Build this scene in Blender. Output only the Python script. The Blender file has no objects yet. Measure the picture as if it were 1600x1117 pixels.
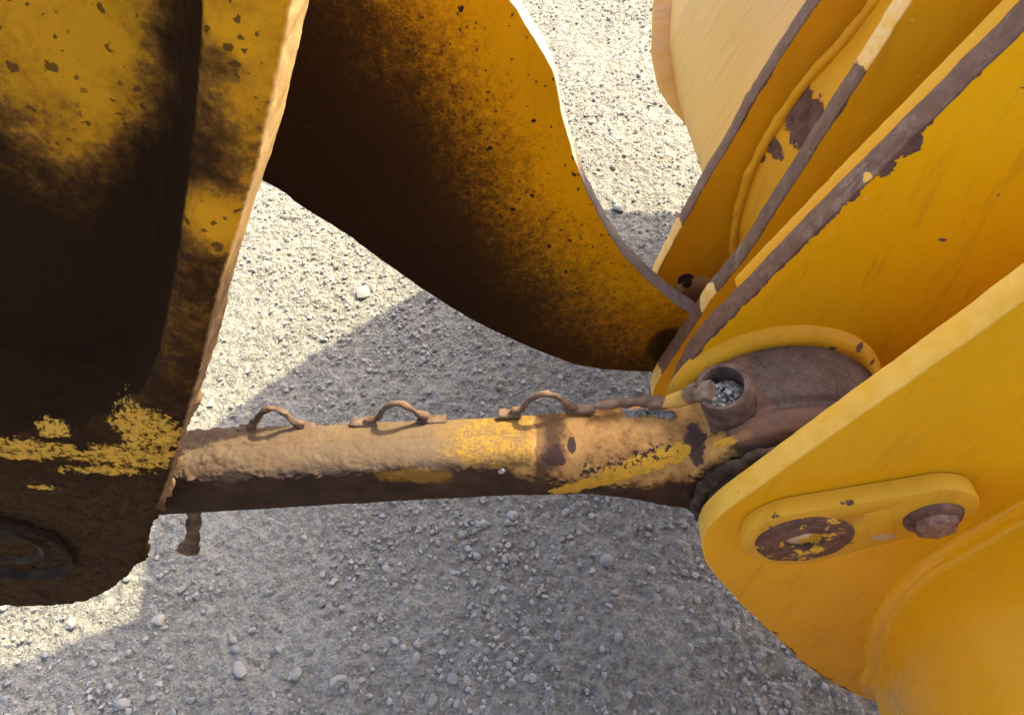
import bpy, bmesh, math, random
import numpy as np
from mathutils import Vector, Matrix
from mathutils.bvhtree import BVHTree

random.seed(7)
rng = np.random.default_rng(11)
SC = bpy.context.scene
COL = SC.collection

# ------------------------------------------------------------------ camera, sky, sun, exposure
CAM_H = 1.85
PITCH = math.radians(50.0)
cam_d = bpy.data.cameras.new('camera')
cam_d.sensor_width = 36.0
cam_d.lens = 26.0
cam_d.clip_start = 0.02
cam_d.clip_end = 2000.0
cam = bpy.data.objects.new('camera', cam_d)
COL.objects.link(cam)
cam.location = (0, 0, CAM_H)
cam.rotation_euler = (math.pi / 2 - PITCH, 0, 0)
SC.camera = cam
cam_d.dof.use_dof = False

AX, AY = 0.55, 0.50                       # ground shift of a shadow per metre of height
SUN_DIR = Vector((AX, AY, 1.0)).normalized()
SUN_EL = math.asin(SUN_DIR.z)
SUN_AZ = math.atan2(SUN_DIR.x, SUN_DIR.y)
W = bpy.data.worlds.new('World')
SC.world = W
W.use_nodes = True
wn = W.node_tree
bg = wn.nodes['Background']
sky = wn.nodes.new('ShaderNodeTexSky')
sky.sky_type = 'NISHITA'
sky.sun_disc = False
sky.sun_elevation = SUN_EL
sky.sun_rotation = SUN_AZ
wn.links.new(sky.outputs[0], bg.inputs[0])
sky.air_density = 0.62
sky.dust_density = 4.0
sky.ozone_density = 0.6
bg.inputs[1].default_value = 0.15
sun_d = bpy.data.lights.new('sun', 'SUN')
sun_d.energy = 2.3
sun_d.angle = math.radians(0.5)
sun_d.color = (1.0, 0.90, 0.60)
sun = bpy.data.objects.new('sun', sun_d)
COL.objects.link(sun)
sun.location = (4, 4, 8)
sun.rotation_euler = SUN_DIR.to_track_quat('Z', 'Y').to_euler()
SC.view_settings.view_transform = 'Standard'
SC.view_settings.look = 'None'
SC.view_settings.gamma = 1.0
SC.view_settings.use_curve_mapping = False
SC.view_settings.exposure = 2.25

# ------------------------------------------------------------------ geometry helpers
FPX = 1600 * 26.0 / 36.0


def ray(px, py):
    dx = (px - 800) / FPX
    dv = (558.5 - py) / FPX
    return Vector((dx, math.cos(PITCH) + dv * math.sin(PITCH), -math.sin(PITCH) + dv * math.cos(PITCH)))


def P(px, py, y):
    """the point of the upright plane at distance y that the photo shows at px, py"""
    r = ray(px, py)
    return Vector((0, 0, CAM_H)) + r * (y / r.y)


def G(px, py, z=0.0):
    r = ray(px, py)
    return Vector((0, 0, CAM_H)) + r * ((z - CAM_H) / r.z)


def smooth_line(pts, step=0.01, closed=False):
    """Catmull-Rom through the points, resampled at an even step"""
    p = [np.array(q, float) for q in pts]
    n = len(p)
    out = []
    rngi = range(n) if closed else range(n - 1)
    for i in rngi:
        p1, p2 = p[i], p[(i + 1) % n]
        p0 = p[i - 1] if (closed or i > 0) else 2 * p1 - p2
        p3 = p[(i + 2) % n] if (closed or i + 2 < n) else 2 * p2 - p1
        L = np.linalg.norm(p2 - p1)
        k = max(1, int(round(L / step)))
        for j in range(k):
            t = j / k
            out.append(0.5 * ((2 * p1) + (p2 - p0) * t + (2 * p0 - 5 * p1 + 4 * p2 - p3) * t * t + (3 * p1 - p0 - 3 * p2 + p3) * t ** 3))
    if not closed:
        out.append(p[-1])
    return out


# value noise ---------------------------------------------------------------
def _hash(ix, iy, iz, s):
    h = (ix.astype(np.int64) * 374761393 + iy.astype(np.int64) * 668265263 + iz.astype(np.int64) * 2147483647 + s * 1274126177) & 0xFFFFFFFF
    h = ((h ^ (h >> 13)) * 1274126177) & 0xFFFFFFFF
    h = (h ^ (h >> 16)) & 0xFFFFFFFF
    h = (h * 2246822519) & 0xFFFFFFFF
    h = h ^ (h >> 15)
    return (h & 0xFFFFFF) / float(0xFFFFFF)


def vnoise(p, s=0):
    i = np.floor(p).astype(np.int64)
    f = p - i
    f = f * f * (3 - 2 * f)
    r = 0
    for a in (0, 1):
        for b in (0, 1):
            for c in (0, 1):
                w = (f[:, 0] if a else 1 - f[:, 0]) * (f[:, 1] if b else 1 - f[:, 1]) * (f[:, 2] if c else 1 - f[:, 2])
                r = r + w * _hash(i[:, 0] + a, i[:, 1] + b, i[:, 2] + c, s)
    return r * 2 - 1


def fbm(p, scale, octv=4, gain=0.5, s=0):
    p = np.asarray(p, float) * scale
    a, r = 1.0, 0
    for k in range(octv):
        r = r + a * vnoise(p, s + k)
        p = p * 2.03 + 7.1
        a *= gain
    return r


def link(name, me, mats=(), parent=None):
    o = bpy.data.objects.new(name, me)
    COL.objects.link(o)
    for m in mats:
        me.materials.append(m)
    if parent is not None:
        o.parent = parent
        o.matrix_parent_inverse = Matrix.Translation(-parent.location)   # meshes keep scene coordinates
    return o


def from_bm(name, bm, mats, parent=None, smooth=35):
    me = bpy.data.meshes.new(name)
    bm.normal_update()
    bm.to_mesh(me)
    bm.free()
    shade(me, smooth)
    return link(name, me, mats, parent)


def shade(me, angle):
    me.polygons.foreach_set('use_smooth', [angle is not None] * len(me.polygons))
    if angle is not None and angle < 180:
        me.set_sharp_from_angle(angle=math.radians(angle))


def tag(o, label=None, cat=None, group=None, kind=None):
    if label: o['label'] = label
    if cat: o['category'] = cat
    if group: o['group'] = group
    if kind: o['kind'] = kind
    return o


def root(name, loc, label, cat):
    o = bpy.data.objects.new(name, None)
    o.empty_display_size = 0.1
    o.location = loc
    COL.objects.link(o)
    return tag(o, label, cat)


def plate(name, outline, y0, y1, mats, parent, bevel=0.002, rough=0.0006, seed=0, step=None):
    """an upright flame-cut plate: outline of (x, z) pairs, faces at y0 and y1; slot 0 faces, slot 1 cut edge"""
    pts = np.array(outline, float)
    if rough:
        q = np.c_[pts[:, 0], np.zeros(len(pts)), pts[:, 1]]
        pts = pts + np.c_[fbm(q, 60, 3, 0.6, seed), fbm(q, 60, 3, 0.6, seed + 9)] * rough
    bm = bmesh.new()
    f = [bm.verts.new((x, y0, z)) for x, z in pts]
    b = [bm.verts.new((x, y1, z)) for x, z in pts]
    n = len(f)
    ff = bm.faces.new(f)
    bb = bm.faces.new(b[::-1])
    side = [bm.faces.new((f[i], b[i], b[(i + 1) % n], f[(i + 1) % n])) for i in range(n)]
    for s in side: s.material_index = 1
    bmesh.ops.recalc_face_normals(bm, faces=bm.faces[:])
    if bevel:
        ed = [e for e in ff.edges] + [e for e in bb.edges]
        bmesh.ops.bevel(bm, geom=ed, offset=bevel, segments=2, profile=0.5, affect='EDGES', clamp_overlap=True, material=1)
    return from_bm(name, bm, mats, parent, 40)


def tube(bm, path, rad, seg=12, cap=True, jitter=0.0, seed=0):
    """sweep of a circle along a path; rad a number or one per point"""
    path = [Vector(p) for p in path]
    n = len(path)
    rad = [rad] * n if not hasattr(rad, '__len__') else rad
    t0 = (path[1] - path[0]).normalized()
    up = Vector((0, 0, 1)) if abs(t0.z) < 0.9 else Vector((1, 0, 0))
    u = (up - t0 * up.dot(t0)).normalized()
    rings = []
    for i, p in enumerate(path):
        t = (path[min(i + 1, n - 1)] - path[max(i - 1, 0)]).normalized()
        u = (u - t * u.dot(t)).normalized()
        w = t.cross(u)
        ring = []
        for k in range(seg):
            a = 2 * math.pi * k / seg
            ring.append(bm.verts.new(p + (u * math.cos(a) + w * math.sin(a)) * rad[i]))
        rings.append(ring)
    for i in range(n - 1):
        for k in range(seg):
            bm.faces.new((rings[i][k], rings[i][(k + 1) % seg], rings[i + 1][(k + 1) % seg], rings[i + 1][k]))
    if cap:
        bm.faces.new(rings[0][::-1]); bm.faces.new(rings[-1])
    if jitter:
        vs = [v for r in rings for v in r]
        c = np.array([v.co[:] for v in vs])
        d = fbm(c, 90, 3, 0.6, seed)
        for v, e, in zip(vs, d):
            v.co += Vector((e, e * 0.4, e * 0.8)) * jitter
    return rings


def lathe(bm, prof, origin, axis, seg=48, a0=0.0, a1=2 * math.pi, closed_prof=False):
    """turn (radius, along-axis) pairs round an axis"""
    axis = Vector(axis).normalized()
    up = Vector((0, 0, 1)) if abs(axis.z) < 0.9 else Vector((1, 0, 0))
    u = (up - axis * up.dot(axis)).normalized()
    w = axis.cross(u)
    full = abs(a1 - a0 - 2 * math.pi) < 1e-6
    m = seg if full else seg + 1
    rings = []
    for k in range(m):
        a = a0 + (a1 - a0) * k / seg
        d = u * math.cos(a) + w * math.sin(a)
        rings.append([bm.verts.new(Vector(origin) + d * r + axis * h) for r, h in prof])
    L = len(prof)
    for k in range(seg):
        r0, r1 = rings[k], rings[(k + 1) % m]
        for i in range(L if closed_prof else L - 1):
            j = (i + 1) % L
            vs = [r0[i], r0[j], r1[j], r1[i]]
            try: bm.faces.new(vs)
            except ValueError: pass
    if not full and closed_prof:
        bm.faces.new(rings[0]); bm.faces.new(rings[-1][::-1])
    bmesh.ops.remove_doubles(bm, verts=bm.verts[:], dist=1e-5)
    bmesh.ops.recalc_face_normals(bm, faces=bm.faces[:])
    return rings


def remesh(o, voxel, smooth_it=6, factor=0.5):
    """fuse an object's overlapping solids into one skin"""
    m = o.modifiers.new('r', 'REMESH'); m.mode = 'VOXEL'; m.voxel_size = voxel; m.use_smooth_shade = True
    if smooth_it:
        s = o.modifiers.new('s', 'SMOOTH'); s.factor = factor; s.iterations = smooth_it
    dg = bpy.context.evaluated_depsgraph_get()
    me = bpy.data.meshes.new_from_object(o.evaluated_get(dg))
    old = o.data
    mats = list(old.materials)
    o.modifiers.clear()
    o.data = me
    me.materials.clear()
    for a in mats: me.materials.append(a)
    me.name = old.name
    bpy.data.meshes.remove(old)
    me.polygons.foreach_set('use_smooth', [True] * len(me.polygons))
    return o


def displace(o, fn):
    me = o.data
    n = len(me.vertices)
    co = np.empty(n * 3); me.vertices.foreach_get('co', co); co = co.reshape(-1, 3)
    no = np.empty(n * 3); me.vertex_normals.foreach_get('vector', no); no = no.reshape(-1, 3)
    d = fn(co, no)
    if d.ndim == 1: d = no * d[:, None]
    me.vertices.foreach_set('co', (co + d).ravel())
    me.update()


def sstep(x, a, b):
    t = np.clip((x - a) / (b - a), 0, 1)
    return t * t * (3 - 2 * t)


# ------------------------------------------------------------------ node helpers
class S:
    """a float socket with arithmetic"""
    def __init__(s, k, sock): s.k, s.s = k, sock
    def _b(s, op, o, rev=False):
        n = s.k.nt.nodes.new('ShaderNodeMath'); n.operation = op
        a, b = (o, s) if rev else (s, o)
        for i, v in enumerate((a, b)):
            if isinstance(v, S): s.k.nt.links.new(v.s, n.inputs[i])
            elif v is not None: n.inputs[i].default_value = v
        return S(s.k, n.outputs[0])
    def __add__(s, o): return s._b('ADD', o)
    __radd__ = __add__
    def __mul__(s, o): return s._b('MULTIPLY', o)
    __rmul__ = __mul__
    def __sub__(s, o): return s._b('SUBTRACT', o)
    def __rsub__(s, o): return s._b('SUBTRACT', o, True)
    def max(s, o): return s._b('MAXIMUM', o)
    def min(s, o): return s._b('MINIMUM', o)
    def pow(s, o): return s._b('POWER', o)
    def ramp(s, a, b, lo=0.0, hi=1.0):
        n = s.k.nt.nodes.new('ShaderNodeMapRange'); n.interpolation_type = 'SMOOTHSTEP'; n.clamp = True
        if a > b: a, b, lo, hi = b, a, hi, lo
        s.k.nt.links.new(s.s, n.inputs[0])
        for i, v in enumerate((a, b, lo, hi)): n.inputs[i + 1].default_value = v
        return S(s.k, n.outputs[0])


class Mat:
    def __init__(k, name, rough=0.5, spec=0.5):
        k.m = bpy.data.materials.new(name); k.m.use_nodes = True
        k.nt = k.m.node_tree
        k.b = k.nt.nodes['Principled BSDF']
        k.b.inputs['Roughness'].default_value = rough
        k.b.inputs['Specular IOR Level'].default_value = spec
        k.tc = k.nt.nodes.new('ShaderNodeTexCoord')
        k.p = k.tc.outputs['Object']
    def vm(k, op, a, b=None, scale=None):
        n = k.nt.nodes.new('ShaderNodeVectorMath'); n.operation = op
        for i, v in enumerate((a, b)):
            if v is None: continue
            if isinstance(v, (tuple, list, Vector)): n.inputs[i].default_value = tuple(v)
            else: k.nt.links.new(v, n.inputs[i])
        if scale is not None:
            if isinstance(scale, S): k.nt.links.new(scale.s, n.inputs['Scale'])
            else: n.inputs['Scale'].default_value = scale
        return n
    def noise(k, scale, detail=4, rough=0.55, dist=0.0, vec=None, stretch=None):
        n = k.nt.nodes.new('ShaderNodeTexNoise')
        n.inputs['Scale'].default_value = scale; n.inputs['Detail'].default_value = detail
        n.inputs['Roughness'].default_value = rough; n.inputs['Distortion'].default_value = dist
        v = vec or k.p
        if stretch: v = k.vm('MULTIPLY', v, stretch).outputs[0]
        k.nt.links.new(v, n.inputs['Vector'])
        return S(k, n.outputs[0])
    def voro(k, scale, feature='F1', rnd=1.0, out='Distance', vec=None):
        n = k.nt.nodes.new('ShaderNodeTexVoronoi'); n.feature = feature
        n.inputs['Scale'].default_value = scale; n.inputs['Randomness'].default_value = rnd
        k.nt.links.new(vec or k.p, n.inputs['Vector'])
        return S(k, n.outputs[out])
    def specks(k, scale, prob, rad, jag):
        x, y, z = k.xyz()
        c = k.nt.nodes.new('ShaderNodeCombineXYZ')
        k.nt.links.new(x.s, c.inputs[0]); k.nt.links.new(z.s, c.inputs[1])
        n = k.nt.nodes.new('ShaderNodeTexVoronoi'); n.voronoi_dimensions = '2D'
        n.inputs['Scale'].default_value = scale
        w = k.nt.nodes.new('ShaderNodeTexNoise'); w.inputs['Scale'].default_value = scale * 1.6; w.inputs['Detail'].default_value = 4
        k.nt.links.new(k.p, w.inputs['Vector'])
        wc = k.vm('SCALE', k.vm('SUBTRACT', w.outputs['Color'], (0.5, 0.5, 0.5)).outputs[0], None, 0.75 / scale).outputs[0]
        k.nt.links.new(k.vm('ADD', c.outputs[0], wc).outputs[0], n.inputs['Vector'])
        rv = k.xyz(n.outputs['Color'])[0]
        d = S(k, n.outputs['Distance'])
        return ((rv - (1.0 - prob)) * (rad / prob) - d + (jag - 0.5) * (rad * 2.6)).ramp(0.0, 0.03)
    def xyz(k, vec=None):
        n = k.nt.nodes.new('ShaderNodeSeparateXYZ'); k.nt.links.new(vec or k.p, n.inputs[0])
        return [S(k, o) for o in n.outputs]
    def normal(k):
        g = k.nt.nodes.new('ShaderNodeNewGeometry')
        return k.xyz(g.outputs['Normal'])
    def blob(k, c, r):
        """1 at the centre falling to 0 at one radius and below beyond: 1 - |(p-c)/r|"""
        if not hasattr(r, '__len__'): r = (r, r, r)
        d = k.vm('SUBTRACT', k.p, tuple(c)).outputs[0]
        d = k.vm('MULTIPLY', d, tuple(1.0 / q for q in r)).outputs[0]
        return 1.0 - S(k, k.vm('LENGTH', d).outputs['Value'])
    def seg(k, a, b, flat=True):
        """distance to a segment (in the x-z plane when flat)"""
        a, b = Vector(a), Vector(b)
        p = k.p
        if flat:
            p = k.vm('MULTIPLY', p, (1, 0, 1)).outputs[0]; a.y = b.y = 0
        ab = b - a
        d = k.vm('SUBTRACT', p, a).outputs[0]
        t = S(k, k.vm('DOT_PRODUCT', d, ab / ab.length_squared).outputs['Value'])
        t = t.max(0.0).min(1.0)
        q = k.vm('SCALE', tuple(ab), None, t).outputs[0]
        return S(k, k.vm('LENGTH', k.vm('SUBTRACT', d, q).outputs[0]).outputs['Value'])
    def path(k, pts, flat=True):
        r = None
        for a, b in zip(pts[:-1], pts[1:]):
            d = k.seg(a, b, flat)
            r = d if r is None else r.min(d)
        return r
    def grad(k, f, stops):
        n = k.nt.nodes.new('ShaderNodeValToRGB')
        e = n.color_ramp.elements
        e[0].position, e[0].color = stops[0][0], stops[0][1] + (1,)
        e[1].position, e[1].color = stops[-1][0], stops[-1][1] + (1,)
        for p_, c_ in stops[1:-1]:
            q = e.new(p_); q.color = c_ + (1,)
        k.nt.links.new(f.s, n.inputs[0])
        return n.outputs[0]
    def mix(k, f, a, b, mode='MIX'):
        n = k.nt.nodes.new('ShaderNodeMix'); n.data_type = 'RGBA'; n.blend_type = mode
        if isinstance(f, S): k.nt.links.new(f.s, n.inputs[0])
        else: n.inputs[0].default_value = f
        for i, v in ((6, a), (7, b)):
            if isinstance(v, tuple): n.inputs[i].default_value = v + (1,) if len(v) == 3 else v
            else: k.nt.links.new(v, n.inputs[i])
        return n.outputs[2]
    def attr(k, name):
        n = k.nt.nodes.new('ShaderNodeAttribute'); n.attribute_name = name
        return S(k, n.outputs['Fac'])
    def orand(k):
        n = k.nt.nodes.new('ShaderNodeObjectInfo')
        return S(k, n.outputs['Random'])
    def bump(k, h, dist, strength=1.0):
        n = k.nt.nodes.new('ShaderNodeBump'); n.inputs['Strength'].default_value = strength
        n.inputs['Distance'].default_value = dist
        k.nt.links.new(h.s, n.inputs['Height'])
        k.nt.links.new(n.outputs[0], k.b.inputs['Normal'])
    def done(k, col, rough=None, metal=None):
        if isinstance(col, tuple): k.b.inputs['Base Color'].default_value = col + (1,)
        else: k.nt.links.new(col, k.b.inputs['Base Color'])
        if isinstance(rough, S): k.nt.links.new(rough.s, k.b.inputs['Roughness'])
        return k.m


YEL = (0.74, 0.36, 0.006)
YEL2 = (0.66, 0.31, 0.005)
CREAM = (0.72, 0.45, 0.10)
RUST = (0.085, 0.045, 0.032)
RUST2 = (0.165, 0.088, 0.060)
SOOT = (0.012, 0.008, 0.006)
DUST = (0.43, 0.32, 0.21)


def rust_col(k, sc=40, a=RUST, b=RUST2):
    n = k.noise(sc, 6, 0.65)
    c = k.mix(n.ramp(0.35, 0.7), a, b)
    n2 = k.noise(sc * 6, 3, 0.6)
    return k.mix(n2.ramp(0.55, 0.75) * 0.5, c, tuple(q * 0.5 for q in a))


def paint_face(name, edges=(), width=0.004, speck=0.0, blobs=(), yel=YEL, dark=YEL2, gloss=0.38, clean=1.0):
    """yellow paint, chipped to rust along given edge lines, with rust specks and bare blobs"""
    k = Mat(name, gloss, 0.14)
    broad = k.noise(5, 3, 0.5)
    fine = k.noise(55, 5, 0.6)
    mid = k.noise(18, 4, 0.6)
    col = k.mix(broad.ramp(0.3, 0.7), dark, yel)
    col = k.mix((fine.ramp(0.5, 0.8)) * 0.10, col, CREAM)
    # thin grime runs
    runs = k.noise(9, 4, 0.6, 0.3, stretch=(6, 6, 1))
    col = k.mix(runs.ramp(0.52, 0.75) * (0.30 * clean), col, (0.36, 0.17, 0.015))
    col = k.mix(k.noise(3.2, 4, 0.6).ramp(0.5, 0.7) * (0.16 * clean), col, (0.72, 0.41, 0.02))
    col = k.mix(k.noise(40, 6, 0.75).ramp(0.58, 0.72) * (0.16 * clean), col, (0.30, 0.15, 0.02))
    nick = (k.voro(55) + (fine - 0.5) * 0.6 + k.noise(6, 2, 0.5).ramp(0.45, 0.65, 0.2, 0.0)).ramp(0.10, 0.06)
    col = k.mix(nick * 0.6, col, CREAM)
    scr = k.noise(26, 5, 0.7, 0.6, stretch=(1, 1, 7)).ramp(0.67, 0.71) * k.noise(4, 2, 0.5).ramp(0.48, 0.6)
    col = k.mix(scr * (0.30 * clean), col, (0.38, 0.20, 0.03))
    chip = None
    jag = k.noise(110, 8, 0.75)
    jag2 = k.noise(22, 3, 0.5)
    for pts, w in edges:
        d = k.path(pts)
        c = (d - (jag - 0.5) * (w * 5.0) - (jag2 - 0.5) * (w * 7.0)).ramp(w, w * 0.85)
        chip = c if chip is None else chip.max(c)
    for c, r in blobs:
        q = (k.blob(c, r) - 0.1 + (jag - 0.5) * 1.7 + (mid - 0.5) * 0.9).ramp(0.0, 0.05)
        chip = q if chip is None else chip.max(q)
    if speck:
        s = k.specks(16, speck * 2.2, 0.055, fine).max(k.specks(45, speck * 1.2, 0.09, fine) * k.noise(5, 2, 0.5).ramp(0.5, 0.6))
        chip = s if chip is None else chip.max(s)
    h = fine * 0.15 + broad * 0.2
    rg = k.noise(30, 4, 0.6).ramp(0.3, 0.8, gloss - 0.06, gloss + 0.18)
    if chip is not None:
        lip = chip
        col = k.mix(chip, col, rust_col(k))
        h = h - chip * 0.6 + chip * k.noise(180, 4, 0.7) * 0.5
        rg = rg + chip * 0.4
    k.bump(h, 0.0012 * (0.4 + 0.6 * clean), 0.7)
    return k.done(col, rg)


def cut_edge(name, paint=0.35, tone=1.0, cream=CREAM, zones=()):
    """flame-cut plate edge: bare brown steel with remnants of paint"""
    k = Mat(name, 0.6, 0.35)
    a = tuple(q * tone for q in (0.110, 0.054, 0.032)); b = tuple(q * tone for q in (0.180, 0.100, 0.060))
    n = k.noise(60, 6, 0.7)
    col = k.mix(n.ramp(0.35, 0.7), a, b)
    s = k.noise(240, 3, 0.6)
    col = k.mix(s.ramp(0.6, 0.8) * 0.6, col, (0.05, 0.035, 0.03))
    col = k.mix(k.noise(25, 5, 0.7).ramp(0.56, 0.68) * 0.6, col, (0.27, 0.19, 0.135))
    col = k.mix(k.noise(33, 5, 0.7, 0.4).ramp(0.56, 0.66) * 0.6, col, (0.15, 0.062, 0.022))
    col = k.mix(k.noise(14, 5, 0.7, stretch=(1, 6, 1)).ramp(0.6, 0.7) * 0.5, col, (0.045, 0.026, 0.018))
    f = (k.noise(9, 5, 0.62) * 0.55 + k.noise(70, 5, 0.75) * 0.45)
    pm = f.ramp(1.0 - paint, 1.0 - paint + 0.02) if paint else None
    for c, r in zones:
        q = (k.blob(c, r) + (k.noise(45, 5, 0.7) - 0.5) * 0.8).ramp(0.0, 0.06)
        pm = q if pm is None else pm.max(q)
    h = n * 0.7 + s * 0.3
    if pm is not None:
        pc = k.mix(k.noise(90, 3, 0.6).ramp(0.3, 0.8), cream, YEL)
        col = k.mix(pm, col, pc)
        h = h + pm * 0.7
    k.bump(h, 0.0014, 0.8)
    return k.done(col)


# ------------------------------------------------------------------ ground
def ground_h(x, y):
    q = np.c_[x, y, np.zeros_like(x)]
    return fbm(q, 1.3, 3, 0.5, 40) * 0.012 + fbm(q, 9, 3, 0.55, 50) * 0.0055


gx0, gx1, gy0, gy1, gs = -2.1, 2.0, 0.0, 4.7, 0.0075
nx = int((gx1 - gx0) / gs) + 1; ny = int((gy1 - gy0) / gs) + 1
X, Y = np.meshgrid(np.linspace(gx0, gx1, nx), np.linspace(gy0, gy1, ny))
xf, yf = X.ravel(), Y.ravel()
fade = sstep(np.minimum.reduce([xf - gx0, gx1 - xf, yf - gy0, gy1 - yf]), 0.0, 0.4)
q3 = np.c_[xf, yf, np.zeros_like(xf)]
z = ground_h(xf, yf)
z = z + np.abs(fbm(q3, 34, 3, 0.6, 60)) * 0.0085 + fbm(q3, 62, 2, 0.6, 70) * 0.0048
z = z * fade
verts = np.c_[xf, yf, z]
idx = np.arange(nx * ny).reshape(ny, nx)
quads = np.c_[idx[:-1, :-1].ravel(), idx[:-1, 1:].ravel(), idx[1:, 1:].ravel(), idx[1:, :-1].ravel()]
B = 400.0
nv = len(verts)
verts = np.vstack([verts, [(-B, -B, 0), (B, -B, 0), (B, B, 0), (-B, B, 0)]])
c00, c10, c11, c01 = int(idx[0, 0]), int(idx[0, -1]), int(idx[-1, -1]), int(idx[-1, 0])
faces = quads.tolist()
faces += [[nv, nv + 1] + [int(i) for i in idx[0, ::-1]],
          [nv + 1, nv + 2] + [int(i) for i in idx[::-1, -1]],
          [nv + 2, nv + 3] + [int(i) for i in idx[-1, :]],
          [nv + 3, nv] + [int(i) for i in idx[:, 0]]]
me = bpy.data.meshes.new('ground')
me.from_pydata(verts.tolist(), [], faces)
shade(me, 180)


def ground_mat():
    k = Mat('crushed_rock_ground', 0.95, 0.15)
    big = k.noise(2.2, 4, 0.6); mid = k.noise(14, 5, 0.65); fine = k.noise(120, 5, 0.7); vf = k.noise(420, 3, 0.6)
    col = k.mix(big.ramp(0.3, 0.7), (0.285, 0.268, 0.218), (0.20, 0.188, 0.156))
    col = k.mix(mid.ramp(0.5, 0.75) * 0.5, col, (0.23, 0.215, 0.20))
    col = k.mix(fine.ramp(0.55, 0.75) * 0.6, col, (0.34, 0.325, 0.285))
    col = k.mix(fine.ramp(0.47, 0.3) * 0.55, col, (0.16, 0.155, 0.145))
    col = k.mix(vf.ramp(0.6, 0.75) * 0.4, col, (0.17, 0.16, 0.15))
    for sc_, am in ((70, 0.5), (150, 0.45)):
        vn = k.nt.nodes.new('ShaderNodeTexVoronoi'); vn.inputs['Scale'].default_value = sc_
        k.nt.links.new(k.p, vn.inputs['Vector'])
        rv = k.xyz(vn.outputs['Color'])[0]
        col = k.mix(rv.ramp(0.62, 0.95) * am, col, (0.36, 0.340, 0.29))
        col = k.mix(rv.ramp(0.35, 0.05) * am, col, (0.14, 0.132, 0.118))
    v = k.voro(85); v2 = k.voro(190)
    h = (1.0 - v) * 0.5 + (1.0 - v2) * 0.3 + fine * 0.5 + vf * 0.2
    k.bump(h, 0.013, 1.0)
    return k.done(col)


GM = ground_mat()
ground = link('ground', me, [GM])
tag(ground, 'pale crushed rock ground, sunlit and in shade', None, None, 'structure')


def stone_mat(name, use_attr):
    k = Mat(name, 0.9, 0.2)
    r = k.attr('tint') if use_attr else k.orand()
    n = k.noise(70, 5, 0.65) if use_attr else k.noise(5, 5, 0.65)
    a = k.mix(r, (0.165, 0.157, 0.140), (0.33, 0.315, 0.28))
    col = k.mix(n.ramp(0.35, 0.7), a, k.mix(0.5, a, (0.36, 0.345, 0.31)))
    col = k.mix(r.ramp(0.86, 0.9) * 0.5, col, (0.30, 0.25, 0.20))
    k.bump(n, 0.002, 0.6)
    return k.done(col)


SM = stone_mat('loose_stone', False)
SMS = stone_mat('small_gravel', True)


def rock_mesh(seed, n=16, flat=0.62):
    r = np.random.default_rng(seed)
    p = r.normal(size=(n, 3)); p /= np.linalg.norm(p, axis=1)[:, None]
    p *= r.uniform(0.78, 1.08, (n, 1)) * np.array([1.0, r.uniform(0.65, 0.95), flat * r.uniform(0.8, 1.15)])
    bm = bmesh.new()
    for q in p: bm.verts.new(q)
    g = bmesh.ops.convex_hull(bm, input=bm.verts[:])
    bmesh.ops.delete(bm, geom=[e for e in bm.verts if not e.link_faces], context='VERTS')
    return bm


rock_data = []
for s in range(14):
    bm = rock_mesh(100 + s, 11 if s < 8 else 13)
    bm.verts.ensure_lookup_table(); bm.verts.index_update()
    rock_data.append((np.array([v.co[:] for v in bm.verts]), [[v.index for v in f.verts] for f in bm.faces]))
    bm.free()
stone_mesh = []
for s in range(10):
    bm = rock_mesh(300 + s, 26, 0.66)
    bmesh.ops.bevel(bm, geom=bm.edges[:], offset=0.055, segments=1, affect='EDGES')
    me = bpy.data.meshes.new('stone'); bm.to_mesh(me); bm.free()
    shade(me, 28)
    me.materials.append(SM)
    stone_mesh.append(me)


def scatter(n, pick, smin, smax, power, name, parent=None, label=None, sink=0.35, mat=None):
    vs, fs, tint, off = [], [], [], 0
    for i in range(n):
        x, y, zz = pick()
        s = smin * (1 + (smax / smin - 1) * random.random() ** power)
        co, fc = rock_data[random.randrange(len(rock_data))]
        a = random.uniform(0, 6.283); ca, sa = math.cos(a), math.sin(a)
        t = random.uniform(-0.35, 0.35); ct, st = math.cos(t), math.sin(t)
        c = co * s
        c = np.c_[c[:, 0], c[:, 1] * ct - c[:, 2] * st, c[:, 1] * st + c[:, 2] * ct]
        c = np.c_[c[:, 0] * ca - c[:, 1] * sa, c[:, 0] * sa + c[:, 1] * ca, c[:, 2]]
        vs.append(c + np.array([x, y, zz + s * sink]))
        fs += [[j + off for j in f] for f in fc]
        tint += [random.random()] * len(c)
        off += len(c)
    me = bpy.data.meshes.new(name)
    me.from_pydata(np.vstack(vs).tolist(), [], fs)
    at = me.attributes.new('tint', 'FLOAT', 'POINT'); at.data.foreach_set('value', tint)
    o = link(name, me, [mat or SMS], parent)
    tag(o, label, None, None, 'stuff')
    return o


_px = rng.uniform(-1.9, 1.9, 110000); _py = 0.25 + 4.6 * rng.uniform(0, 1, 110000) ** 1.25
_cl = fbm(np.c_[_px, _py, np.zeros(110000)], 3.0, 3, 0.6, 77)
_keep = rng.uniform(-0.9, 0.7, 110000) < _cl
_px, _py = _px[_keep], _py[_keep]
_pz = ground_h(_px, _py) + 0.0055
_it = iter(zip(_px.tolist(), _py.tolist(), _pz.tolist()))
NSM = min(48000, len(_px) - 10)
scatter(NSM, lambda: next(_it), 0.0016, 0.0115, 3.6, 'gravel', None, 'small broken gravel scattered over the ground')


_it2 = iter(zip(_px[::-1].tolist(), _py[::-1].tolist(), _pz[::-1].tolist()))
scatter(2200, lambda: next(_it2), 0.0045, 0.0120, 2.6, 'gravel', None, 'coarser broken stones among the gravel', 0.3)


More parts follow.
